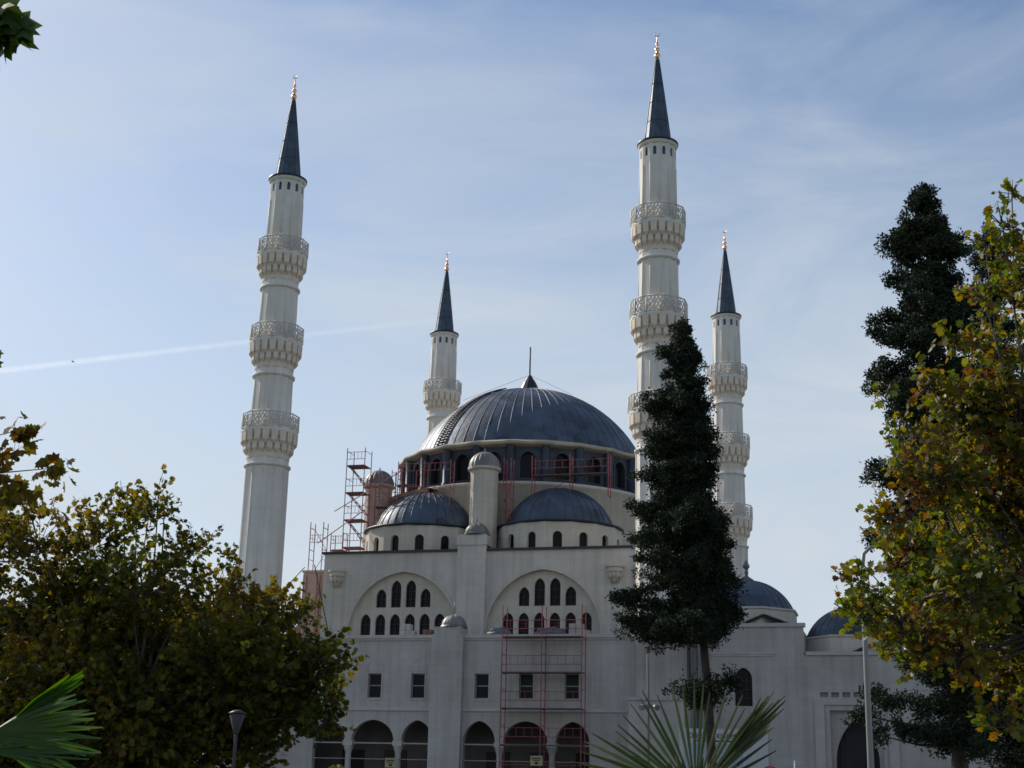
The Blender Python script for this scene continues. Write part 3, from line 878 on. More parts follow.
for (cx, zb, r_) in ((17.55, 11.35, 2.85), (23.85, 9.65, 2.8)):
    dm = MB(); dm.lathe([(3.15, zb - .3), (3.15, zb + 1.0), (3.25, zb + 1.05), (3.25, zb + 1.15), (2.8, zb + 1.2)], 8, c=(cx, -12.6, 0), rot=PI / 8, smooth=False)
    do = dm.build('dome_drum', M['plaster'], wing)
    dmo, pr = dome_part('courtyard_dome', M['lead'], wing, (cx, -12.6), r_, zb + 1.15, zb + 3.1, 32, .03, 64)
    fi = MB(); zt = zb + 3.05
    fi.lathe([(.55, zt - .1), (.42, zt + .12), (.16, zt + .3), (.08, zt + .36), (.08, zt + .5), (.14, zt + .56), (.08, zt + .62), (.07, zt + .74), (.20, zt + .86), (.22, zt + .98), (.10, zt + 1.2), (.01, zt + 1.4)], 12, c=(cx, -12.6, 0))
    fi.build('finial', M['leadgrey'], dmo)
    gb_ = MB()     # low gabled lead flashing in front of the drum
    for (xa, za, xb, zb_) in ((cx - .3, zb - .05, cx + 1.3, zb + .62), (cx + 1.3, zb + .62, cx + 3.0, zb - .02)):
        gb_.tube([(xa, -15.7, za), (xb, -15.7, zb_)], .08, 4)
        gb_.quad((xa, -15.7, za), (xb, -15.7, zb_), (xb, -14.4, zb_ + .15), (xa, -14.4, za + .15))
    gb_.build('roof_flashing', M['leadseam'], do)
# wall lantern bracket and service door further right
lb = MB(); lb.box(29.0, 30.2, YP - .9, YP - .02, 5.35, 5.43); lb.tube([(29.9, YP - .05, 4.4), (29.85, YP - .3, 5.0), (29.5, YP - .7, 5.35)], .05, 5)
lb.tube([(30.15, YP - .05, 4.2), (30.15, YP - .05, 5.4)], .05, 5)
lb.build('wall_bracket', M['iron'], wing)
lb = MB(); lb.box(29.0, 29.9, YP - .04, YP - .003, 0, 3.9); lb.build('service_door', M['door'], wing)
for px, z0, z1 in ((14.62, 0, 11.0), (15.05, 5.0, 10.6)):
    dp = MB(); dp.tube([(px, YP - .16, z0), (px, YP - .16, z1)], .11, 8); dp.build('drainpipe', M['lampgrey'], wing)

# ------------------------------------------------------------------ scaffolds
def bar(mb, a, b, r=.028): mb.tube([a, b], r, 5, cap=False)

def scaffold(name, label, loc, bays, lifts, depth, z0, lift_h, mat, extra=1.0, decks=True, rails=True, deck_sel=None, brace=True):
    """Frame scaffold: every upright frame, deck and guard rail is its own part."""
    root = thing(name, label, 'scaffold', loc, 0, 'red steel scaffolds on the mosque')
    xs = [0]
    for b in bays: xs.append(xs[-1] + b)
    top = z0 + lifts * lift_h + extra
    for x in xs:
        f_ = MB()
        for y in (0, depth):
            bar(f_, (x, y, z0), (x, y, top), .032)
        for l in range(lifts + 1):
            z = z0 + l * lift_h
            bar(f_, (x, 0, z), (x, depth, z))
            if z + lift_h * .55 < top: bar(f_, (x, 0, z + lift_h * .55), (x, depth, z + lift_h * .55), .02)
        f_.build('frame', mat, root)
    for i, b in enumerate(bays):
        for l in range(1, lifts + 1):
            z = z0 + l * lift_h
            if decks and (deck_sel is None or (i, l) in deck_sel):
                d = MB(); d.box(xs[i] + .03, xs[i + 1] - .03, .03, depth - .03, z + .02, z + .08); d.build('deck', M['deck'], root)
            if rails and z + 1.0 < top:
                g_ = MB()
                for zz in (.5, 1.0): bar(g_, (xs[i], 0, z + zz), (xs[i + 1], 0, z + zz), .02)
                n = 5
                for k in range(1, n): bar(g_, (xs[i] + b * k / n, 0, z + .5), (xs[i] + b * k / n, 0, z + 1.0), .014)
                g_.build('guard_rail', mat, root)
    x_ = MB()
    for l in range(lifts if brace else 1):
        z = z0 + l * lift_h; a, b = (xs[0], xs[1]) if l % 2 == 0 else (xs[1], xs[0])
        bar(x_, (a, depth, z), (b, depth, z + lift_h), .02)
    x_.build('brace', mat, root)
    return root

scaffold('scaffold', 'red scaffold tower of two bays standing in front of the arcade', (3.80, YG - 1.35, 0), (2.42, 2.42), 5, 1.0, .0, 2.07, M['red'], 1.9, brace=False)
t2 = scaffold('scaffold', 'tall narrow red scaffold tower left of the pinkish turret', (-10.8, -9.4, 0), (1.35,), 4, 1.3, 15.7, 1.95, M['redfaded'], 1.3)
# sloping stair flights with side rails on the tall tower
st_ = MB()
for k in range(4):
    z = 15.8 + k * 1.95
    for y in (.2, .9):
        bar(st_, (.1, y, z + 1.85), (1.45, y, z + .35), .03)
    for i in range(6):
        f_ = i / 5; bar(st_, (.1 + 1.35 * f_, .2, z + 1.85 - 1.5 * f_), (.1 + 1.35 * f_, .9, z + 1.85 - 1.5 * f_), .03)
st_.build('stair_flight', M['redfaded'], t2)
scaffold('scaffold', 'short red scaffold frame outermost on the left of the roof', (-12.3, -11.6, 0), (.95,), 2, .8, 15.7, 1.5, M['redfaded'], .4, decks=False, rails=True)
scaffold('scaffold', 'short red scaffold frame between the outermost one and the tall tower', (-11.0, -11.0, 0), (.9,), 1, .8, 15.7, 1.5, M['redfaded'], 1.2, decks=True, rails=True)
scaffold('scaffold', 'red scaffold ladder frames hanging down the face of the pinkish side block', (-12.15, -12.6, 0), (1.0, .6), 7, .5, 0.0, 2.05, M['red'], 1.0, decks=False, rails=False)
scaffold('scaffold', 'red scaffold frames between the central turret and the right half dome', (1.45, -11.6, 0), (.5,), 3, .7, 16.7, 1.8, M['red'], 1.0, decks=False)
scaffold('scaffold', 'red scaffold standing along the drum windows right of the central turret', (3.3, -11.2, 0), (2.6, 2.6), 1, .8, 20.4, 1.5, M['red'], 1.4)
scaffold('scaffold', 'red scaffold against the drum above the left half dome', (-6.3, -11.0, 0), (1.9, 1.9), 2, .8, 18.9, 1.6, M['redfaded'], 1.2, decks=False)
scaffold('scaffold', 'thin red scaffold frames at the far left edge of the drum', (-10.6, -4.2, 0), (1.3,), 2, .8, 20.6, 1.4, M['redfaded'], .9, decks=False)
scaffold('scaffold', 'red scaffold between the pinkish turret and the drum, above the left half dome', (-8.6, -9.2, 0), (1.5, 1.5), 2, .8, 19.0, 1.5, M['redfaded'], 1.0, deck_sel=[(0, 1), (1, 2)])
# long guy ropes and a pole from the low frames
for a, b, lab in (((-11.5, -12.4, 16.0), (-9.2, -14.6, 10.9), 'dark guy rope slanting down across the left end of the upper wall'),
                  ((-12.3, -12.2, 15.9), (-14.6, -14.0, 12.4), 'dark guy rope slanting down to the left from the outermost scaffold'),
                  ((-11.2, -10.2, 20.1), (-6.2, -10.9, 22.6), 'red scaffold pole sloping up from the tall tower to the drum'),
                  ((-11.9, -11.2, 17.7), (-8.6, -11.0, 20.0), 'red scaffold pole sloping from the low frames towards the left half dome')):
    r_ = MB(); bar(r_, a, b, .035 if 'pole' in lab else .04)
    tag(r_.build('scaffold_pole' if 'pole' in lab else 'guy_rope', M['redfaded'] if 'pole' in lab else M['iron']), lab, 'pole' if 'pole' in lab else 'rope')
for s_ in (-1, 1):
    r_ = MB(); bar(r_, (0, 0, 32.35), (4.2 * s_, -3.5, 29.6), .012)
    tag(r_.build('stay_wire', M['iron']), 'thin stay wire from the dome cone down to the %s shoulder of the dome' % ('left' if s_ < 0 else 'right'), 'wire')

# ------------------------------------------------------------------ material left on the gallery roof
for i, (x, w_, h_, mt, nm, lab) in enumerate(((3.0, 1.5, .55, 'tarp', 'tarpaulin_bundle', 'dark tarpaulin bundle on the gallery roof under the leftmost windows of the right lunette'),
        (6.2, 2.0, .75, 'tarp', 'tarpaulin_bundle', 'dark tarpaulin bundle on the gallery roof in the middle of the right lunette'),
        (8.0, 1.3, .8, 'block', 'block_stack', 'pale block stack on the gallery roof near the right end of the right lunette'),
        (-2.9, .9, .85, 'block', 'block_stack', 'pale block stack on the gallery roof beside the little pilaster dome'),
        (-1.5, .9, .5, 'deck', 'plank_stack', 'dark plank stack on the gallery roof right behind the little pilaster dome'))):
    t = MB()
    if mt == 'tarp':
        for j in range(4):
            xx = x - w_ / 2; t.tube([(xx + .1 * j, -17.1 + .2 * j, 10.75 + .12 * (j % 2)), (xx + w_ * .5, -17.1 + .2 * j, 10.85 + .1 * (j % 3)), (xx + w_ - .1 * j, -17.1 + .2 * j, 10.73 + .1 * j)], [.14, .2, .12], 7)
            t.tube([(xx + .2, -17.05 + .2 * j, 10.98), (xx + w_ * .6, -17.0 + .2 * j, 11.05 + .05 * j)], [.16, .13], 7)
    else:
        n = 3
        for j in range(n):
            for k in range(n - (1 if j == n - 1 else 0)):
                x0 = x - w_ / 2 + k * w_ / n
                t.box(x0, x0 + w_ / n - .03, -17.2 + .05 * j, -16.6 + .04 * k, 10.2 + j * (h_ + .4) / n, 10.2 + (j + 1) * (h_ + .4) / n - .015)
    tag(t.build(nm, M[mt]), lab, nm.split('_')[1])

# ------------------------------------------------------------------ signs, lamps, poles
def text_mesh(body, size, name, mat, parent, mw):
    cu = bpy.data.curves.new('t', 'FONT'); cu.body = body; cu.size = size; cu.align_x = 'CENTER'; cu.extrude = .006
    o = bpy.data.objects.new('t', cu); col.objects.link(o)
    bpy.context.view_layer.update()
    me = bpy.data.meshes.new_from_object(o.evaluated_get(bpy.context.evaluated_depsgraph_get()))
    bpy.data.objects.remove(o); me.name = name
    me.transform(mw); me.materials.clear(); me.materials.append(mat)
    return link(bpy.data.objects.new(name, me), parent)

rzb = math.atan2(-30.48 + 31.62, 20.35 - 16.29)
bd = thing('site_board', 'big white construction board with dark heading and teal picture strip, behind the fan palm', 'sign board', (18.3, -31.05, 0), rzb)
q = MB(); q.box(-2.12, 2.12, 0, .06, 1.2, 4.68); q.build('panel', M['board'], bd)
q = MB(); q.box(-1.9, .9, -.012, -.003, 2.2, 4.0); q.build('picture', M['boardblue'], bd)
q = MB(); x = -1.95
while x < 1.98:
    w_ = random.uniform(.12, .3); q.box(x, x + w_, -.015, -.004, 1.75, random.uniform(2.35, 2.85)); x += w_ + .004
q.build('skyline_print', M['teal'], bd)
up_ = Matrix.Rotation(PI / 2, 4, 'X')
text_mesh('OBJEKTI XHAMIA E RE', .34, 'heading', M['black'], bd, Matrix.Translation((-.05, -.012, 4.24)) @ up_)
q = MB()
for i in range(9): q.box(-1.3 + i * .3, -1.3 + i * .3 + random.uniform(.12, .26), -.012, -.003, 4.08, 4.15)
q.build('small_print', M['black'], bd)
for sx in (-1.8, 1.8):
    q = MB(); q.box(sx - .05, sx + .05, .065, .16, 0, 4.6); q.build('post', M['lampgrey'], bd)

for (x, z, lab) in ((-3.2, 3.05, 'small pale yellow notice hung in the left arcade near the pilaster'), (6.05, 3.3, 'small pale yellow notice hung on the red scaffold in front of the arcade')):
    n_ = thing('notice_board', lab, 'notice', (x - .0, -19.35 if x > 0 else -18.4, z), 0, 'pale yellow notices at the arcade')
    q = MB(); q.box(-.36, .36, 0, .03, -.28, .28); q.build('panel', M['yellow'], n_)
    q = MB()
    q.box(-.26, .26, -.01, -.002, .10, .17); q.box(-.2, .2, -.01, -.002, .0, .05)
    q.prism([(-.10, -.008), (.10, -.008), (.10, -.002), (-.10, -.002)], -.2, -.06)
    q.build('print', M['black'], n_)
    q = MB(); q.tube([(-.3, .015, .28), (-.3, .015, .6)], .01, 4); q.tube([(.3, .015, .28), (.3, .015, .6)], .01, 4); q.build('hanger', M['iron'], n_)

sl = thing('street_lamp', 'tall pale street lamp with an arm reaching right, rising through the yellow plane leaves', 'street lamp', (26.19, -68.31, 0))
q = MB(); q.tube([(0, 0, 0), (0, 0, 2), (0, 0, 6.6), (.05, .01, 6.95), (.2, .06, 7.10), (.75, .21, 7.25)], [.085, .072, .052, .046, .04, .035], 10); q.build('pole', M['lampgrey'], sl)
q = MB(); q.tube([(.70, .19, 7.23), (.8, .22, 7.26), (1.1, .30, 7.33), (1.2, .33, 7.34)], [.04, .08, .09, .03], 8); q.build('lamp_head', M['lampgrey'], sl)
q = MB(); q.box(-.16, .16, -.16, .16, 0, .05); q.build('base_plate', M['lampgrey'], sl)

pk = thing('park_lamp', 'small park lamp with an upturned cone lantern in front of the dark autumn tree', 'park lamp', (17.55, -81.66, 0))
q = MB(); q.tube([(0, 0, 0), (0, 0, 2.1), (0, 0, 2.33)], [.035, .025, .028], 8); q.build('pole', M['lamp_in_shade'], pk)
q = MB(); q.lathe([(.035, 2.31), (.115, 2.58), (.11, 2.59)], 16); q.build('lantern', M['lamp_in_shade'], pk)
q = MB(); q.lathe([(.10, 2.585), (.132, 2.595), (.136, 2.61), (.05, 2.65), (.005, 2.66)], 16); q.build('cap', M['iron'], pk)

fp = thing('floodlight_pole', 'slim pale pole with a small floodlight in front of the right minaret base', 'pole', (16.24, -39.95, 0))
q = MB(); q.tube([(0, 0, 0), (0, 0, 6), (-.06, 0, 12.4)], [.07, .055, .03], 8); q.build('mast', M['lampgrey'], fp)
q = MB(); q.box(-.03, .5, -.03, .03, 5.15, 5.2); q.tube([(.25, -.05, 5.22), (.45, -.28, 5.12)], [.09, .13], 8); q.tube([(-.1, -.05, 5.22), (-.25, -.28, 5.12)], [.09, .13], 8); q.build('floodlight', M['lampgrey'], fp)

rs = thing('traffic_sign', 'round red rimmed traffic sign peeping up at the foot of the construction board', 'traffic sign', (22.82, -55.76, 0), math.atan2(45.5, -4.4) + PI / 2 + PI)
q = MB(); q.tube([(0, .06, 0), (0, .06, 2.45)], .035, 8); q.build('post', M['lampgrey'], rs)
q = MB()
for (r0, r1, y) in ((.0, .30, -.002),): q.tube([(0, 0, 2.22), (0, .025, 2.22)], .30, 28)
fo = q.build('disc', M['signred'], rs)
q = MB(); q.tube([(0, -.006, 2.22), (0, -.001, 2.22)], .23, 28); q.build('face', M['whitepaint'], rs)

an = thing('antenna', 'thin white antenna rod near the right end of the construction board', 'antenna', (22.34, -40.3, 0))
q = MB(); q.tube([(0, 0, 0), (0, 0, 2.2), (0, 0, 3.05)], [.05, .04, .02], 6); q.build('rod', M['whitepaint'], an)
q = MB(); q.box(-.2, .2, -.2, .2, 0, .25); q.build('base', M['block'], an)

# ------------------------------------------------------------------ foliage
HALF = np.array([(0, 0, 0), (.34, -.10, -.05), (.34, .10, -.04), (.62, .24, -.16), (.43, .42, -.07), (.46, .72, -.14), (.23, .68, -.04), (0, 1.0, -.12)])
LEAF = np.vstack([HALF, HALF * [-1, 1, 1]])

def leaves_mesh(name, P, A, Nn, S, mat, parent):
    A = A / np.linalg.norm(A, axis=1, keepdims=True)
    B = np.cross(A, Nn); B /= np.linalg.norm(B, axis=1, keepdims=True) + 1e-9
    C_ = np.cross(B, A)
    n = len(P)
    base = LEAF.copy()
    V = np.empty((n, 14, 3))
    order = list(range(8)) + list(range(9, 15))          # right half 0..7, left half shares 0 and 7
    T = LEAF[order]
    V = P[:, None, :] + S[:, None, None] * (T[None, :, 0:1] * B[:, None, :] + T[None, :, 1:2] * A[:, None, :] + T[None, :, 2:3] * C_[:, None, :])
    f1 = np.array([0, 1, 2, 3, 4, 5, 6, 7]); f2 = np.array([7, 13, 12, 11, 10, 9, 8, 0])
    f = np.concatenate([f1, f2])
    loops = (np.arange(n)[:, None] * 14 + f[None, :]).ravel()
    return np_mesh(name, V.reshape(-1, 3), np.full(2 * n, 8), loops, mat, parent)


def unit(v):
    return v / (np.linalg.norm(v, axis=-1, keepdims=True) + 1e-9)


def plane_tree(name, label, base, clumps, mat, leaf, dens, trunk, seed, shoot=(.35, .8), trunk_r=.2, group=None, low_boost=1.0, fork=2.6, bark='planebark'):
    rg = np.random.default_rng(seed)
    root = thing(name, label, 'tree', base, 0, group)
    b0 = np.array(base)
    br = MB(); tw = MB(); lm = br
    tp = [Vector(p) for p in trunk]
    br.tube(tp, [trunk_r * (1 - .45 * i / (len(tp) - 1)) for i in range(len(tp))], 10)
    P, A, Nn, S = [], [], [], []
    for (cx, cy, cz, rr) in clumps:
        c = np.array((cx, cy, cz)) - b0
        # a limb from the trunk to the clump
        s0 = np.array(tp[-1]) if c[2] > fork else np.array(tp[-2] if len(tp) > 2 else tp[-1])
        midp = s0 * .45 + c * .55 + np.array((0, 0, -.12 * np.linalg.norm(c - s0))) + rg.normal(0, .08, 3)
        lm.tube([s0, (s0 + midp) / 2 + rg.normal(0, .12, 3), midp, (midp + c) / 2 + rg.normal(0, .07, 3), c], [trunk_r * .36, trunk_r * .22, trunk_r * .13, trunk_r * .08, .008], 6)
        ns = max(5, int(dens * rr ** 2 * (low_boost if c[2] < 4.6 else 1)))
        d = unit(rg.normal(size=(ns, 3)))
        rad = .82 * rr * rg.uniform(.1, 1.0, ns) ** .6
        start = c + d * rad[:, None] * np.array((1, 1, .9))
        direc = unit(d * .8 + np.array((0, 0, .45)) + rg.normal(0, .45, (ns, 3)))
        ln = rg.uniform(shoot[0], shoot[1], ns) * min(1.0, .4 + rr) * np.where(rg.uniform(size=ns) < .12, 1.45, 1.0)
        for i in range(ns):
            s_, dr, l_ = start[i], direc[i], ln[i]
            end = s_ + dr * l_ + np.array((0, 0, -.08 * l_))
            if i % 2 == 0:
                q0 = c + (s_ - c) * .25
                tw.tube([q0, s_, s_ + dr * l_ * .5, end], [.012, .009, .006, .003], 3, cap=False)
            else:
                tw.tube([s_ - dr * .2, s_ + dr * l_ * .5, end], [.008, .005, .003], 3, cap=False)
            k = max(3, int(l_ / (leaf * .42)))
            t = (np.arange(k) + rg.uniform(.2, .8, k)) / k
            p = s_ + np.outer(t, end - s_) + rg.normal(0, leaf * .25, (k, 3))
            a = unit(dr * .35 + rg.normal(0, .65, (k, 3)) + np.array((0, 0, -.30)))
            nn = unit(rg.normal(0, .6, (k, 3)) + np.array((0, 0, .75)))
            P.append(p); A.append(a); Nn.append(nn); S.append(leaf * rg.uniform(.55, 1.15, k))
    br.build('trunk', M[bark], root)
    tw.build('twigs', M['twig'], root)
    P = np.vstack(P); A = np.vstack(A); Nn = np.vstack(Nn); S = np.concatenate(S)
    leaves_mesh('foliage', P, A, Nn, S, mat, root)
    print(name, len(P), 'leaves')
    return root


LT = [(13.7, -78.07, 6.54, 0.48), (12.72, -77.31, 6.72, 0.46), (14.39, -77.88, 5.81, 0.55), (12.51, -77.89, 5.94, 0.71), (12.1, -79.04, 5.85, 0.81), (10.58, -78.95, 5.81, 1.11), (14.07, -78.8, 5.04, 0.98), (12.2, -77.98, 4.63, 1.32), (14.86, -77.43, 4.85, 0.84), (15.4, -77.59, 5.28, 0.33), (15.9, -77.45, 4.48, 0.74), (16.15, -76.97, 4.81, 0.49), (17.01, -77.45, 3.94, 0.55), (16.45, -76.98, 3.45, 0.84), (15.79, -78.52, 3.66, 1.07), (13.45, -77.1, 3.79, 1.34), (13.02, -79.3, 3.09, 1.33), (10.4, -77.96, 3.72, 1.53), (14.54, -79.18, 2.61, 1.05), (14.96, -77.09, 2.9, 0.85), (16.65, -77.76, 2.79, 0.63), (16.92, -76.85, 2.84, 0.41), (11.48, -77.66, 2.12, 1.34), (8.89, -77.35, 4.93, 1.39), (10.49, -78.98, 2.4, 1.48), (11.85, -76.0, 4.68, 1.21), (13.41, -75.56, 4.32, 1.11), (11.67, -76.05, 2.74, 1.42), (13.6, -77.6, 7.0, 0.22), (13.9, -77.9, 6.85, 0.2), (12.5, -77.6, 6.95, 0.2), (13.1, -77.5, 6.8, 0.22), (15.3, -77.6, 5.75, 0.2), (11.9, -78.4, 6.6, 0.22), (15.2, -78.3, 2.1, .75), (15.9, -77.8, 2.2, .5), (14.3, -78.6, 2.0, .9), (13.2, -78.6, 2.3, 1.0), (15.2, -76.6, 3.2, .9)]
LT = [(x, y, z - (.17 if z > 3.4 else 0), r * (.86 if z > 4 else 1) * (.78 if x > 16.4 else 1)) for (x, y, z, r) in LT]
plane_tree('plane_tree', 'broad dark olive plane tree filling the lower left in front of the mosque', (14.0, -78.0, 0), LT, M['leaf_left'], .108, 140,
           [(0, 0, 0), (.03, .02, .9), (-.06, .0, 1.8), (-.1, .05, 2.7)], 3, trunk_r=.22, low_boost=1.75)
RT = [(28.73, -83.18, 9.17, 0.16), (28.58, -83.23, 8.75, 0.21), (28.37, -82.97, 8.66, 0.15), (28.62, -82.8, 8.5, 0.31), (28.99, -83.11, 8.01, 0.6), (28.27, -83.73, 7.58, 0.33), (27.97, -83.09, 7.21, 0.39), (28.51, -82.21, 7.38, 0.64), (27.56, -83.83, 6.49, 0.31), (27.96, -83.4, 6.27, 0.54), (28.73, -83.18, 6.16, 0.84), (27.35, -83.36, 5.92, 0.29), (27.15, -84.46, 5.37, 0.16), (27.6, -83.92, 5.29, 0.53), (28.35, -82.67, 5.27, 0.75), (27.0, -83.88, 4.83, 0.31), (27.27, -83.18, 4.45, 0.49), (26.63, -84.19, 4.07, 0.24), (26.69, -83.55, 3.8, 0.32), (26.49, -83.81, 3.82, 0.14), (27.05, -82.82, 3.76, 0.44), (27.69, -84.31, 3.92, 0.63), (28.36, -82.87, 3.98, 0.74), (27.77, -83.66, 3.31, 0.42), (28.38, -82.55, 3.17, 0.44), (26.88, -84.02, 3.39, 0.21), (27.33, -82.95, 3.38, 0.3), (29.01, -83.1, 5.16, 0.84), (28.93, -82.61, 3.53, 0.75), (28.19, -83.23, 2.53, 0.24), (27.02, -84.18, 6.23, 0.12), (27.1, -84.16, 5.92, 0.11)]
RT = [(x, y, z, r * (.68 if 6.3 < z < 9 and x < 28.55 else 1)) for (x, y, z, r) in RT]
plane_tree('plane_tree', 'sunlit yellow and orange plane tree leaning in from the right edge', (28.9, -83.14, 0), RT, M['leaf_right'], .095, 330,
           [(0, 0, 0), (.02, .0, 1.2), (.08, .02, 2.4), (.12, .0, 3.6)], 8, shoot=(.2, .42), trunk_r=.10, bark='bark')
# a nearer plane tree standing left of the frame; only a few sprays reach in
nt_ = thing('plane_tree', 'nearer plane tree whose brown sprays reach in at the left edge and top corner', 'tree', (18.81, -92.21, 0))
q = MB(); q.tube([(0, 0, 0), (-.1, 0, 1.6), (-.2, -.1, 3.2), (-.3, -.15, 5.2)], [.2, .17, .14, .09], 10); q.build('trunk', M['planebark'], nt_)
q = MB()
b0 = np.array((18.81, -92.21, 0))
lm_t = [(20.1, -91.86, 4.17), (20.42, -91.76, 4.27), (20.2, -91.82, 3.85), (20.05, -91.86, 4.86), (20.74, -91.67, 3.97), (20.44, -91.76, 3.74)]
for tgt in lm_t:
    e_ = np.array(tgt) - b0
    s0 = np.array((-.2, -.1, 3.4)); q.tube([s0, s0 * .5 + e_ * .5 + np.array((0, 0, .15)), e_], [.03, .010, .003], 6)
e_ = np.array((23.24, -96.15, 5.12)) - b0; s0 = np.array((-.25, -.1, 4.6))
q.tube([s0, s0 * .6 + e_ * .4 + np.array((0, 0, .5)), s0 * .2 + e_ * .8 + np.array((0, 0, .28)), e_], [.06, .04, .018, .006], 6)
q.build('limb', M['bark'], nt_)
rg = np.random.default_rng(21)
def spray(centres, n, spread, size, hang):
    P, A, Nn, S = [], [], [], []
    for c in centres:
        p = np.array(c) - b0 + rg.normal(0, spread, (n, 3))
        P.append(p); A.append(unit(rg.normal(0, .6, (n, 3)) + np.array((0, 0, -hang)))); Nn.append(unit(rg.normal(0, .6, (n, 3)) + np.array((.1, -.8, .3)))); S.append(size * rg.uniform(.7, 1.15, n))
    return np.vstack(P), np.vstack(A), np.vstack(Nn), np.concatenate(S)
leaves_mesh('leaves', *spray([(20.42, -91.76, 4.27), (20.48, -91.74, 4.22), (20.30, -91.79, 4.14), (20.28, -91.8, 3.92), (20.38, -91.76, 3.84), (20.44, -91.76, 3.76), (20.5, -91.74, 3.74), (20.68, -91.69, 3.97), (20.25, -91.8, 3.82), (20.1, -91.85, 4.0), (20.76, -91.66, 3.96), (20.34, -91.78, 3.72), (20.46, -91.75, 4.30)], 11, .06, .10, .5), M['leaf_brown'], nt_)
leaves_mesh('leaves', *spray([(23.18, -96.17, 5.1), (23.23, -96.15, 5.08), (23.17, -96.18, 5.0), (23.1, -96.2, 5.12), (23.02, -96.2, 4.95), (23.16, -96.18, 4.98), (23.2, -96.17, 5.04)], 3, .03, .19, 1.0), M['leaf_green'], nt_)
leaves_mesh('leaves', *spray([(20.13, -91.84, 4.9), (20.10, -91.85, 4.8), (20.04, -91.86, 4.86)], 5, .035, .10, .5), M['leaf_green'], nt_)
q = MB()
for c in ((20.40, -91.77, 4.06), (20.43, -91.76, 4.03)):
    c = np.array(c) - b0; q.lathe([(.002, -.022), (.016, -.016), (.022, 0), (.016, .016), (.002, .022)], 8, c=tuple(c)); q.tube([c, c + np.array((.0, 0, .12))], .002, 3)
q.build('seed_ball', M['bark'], nt_)


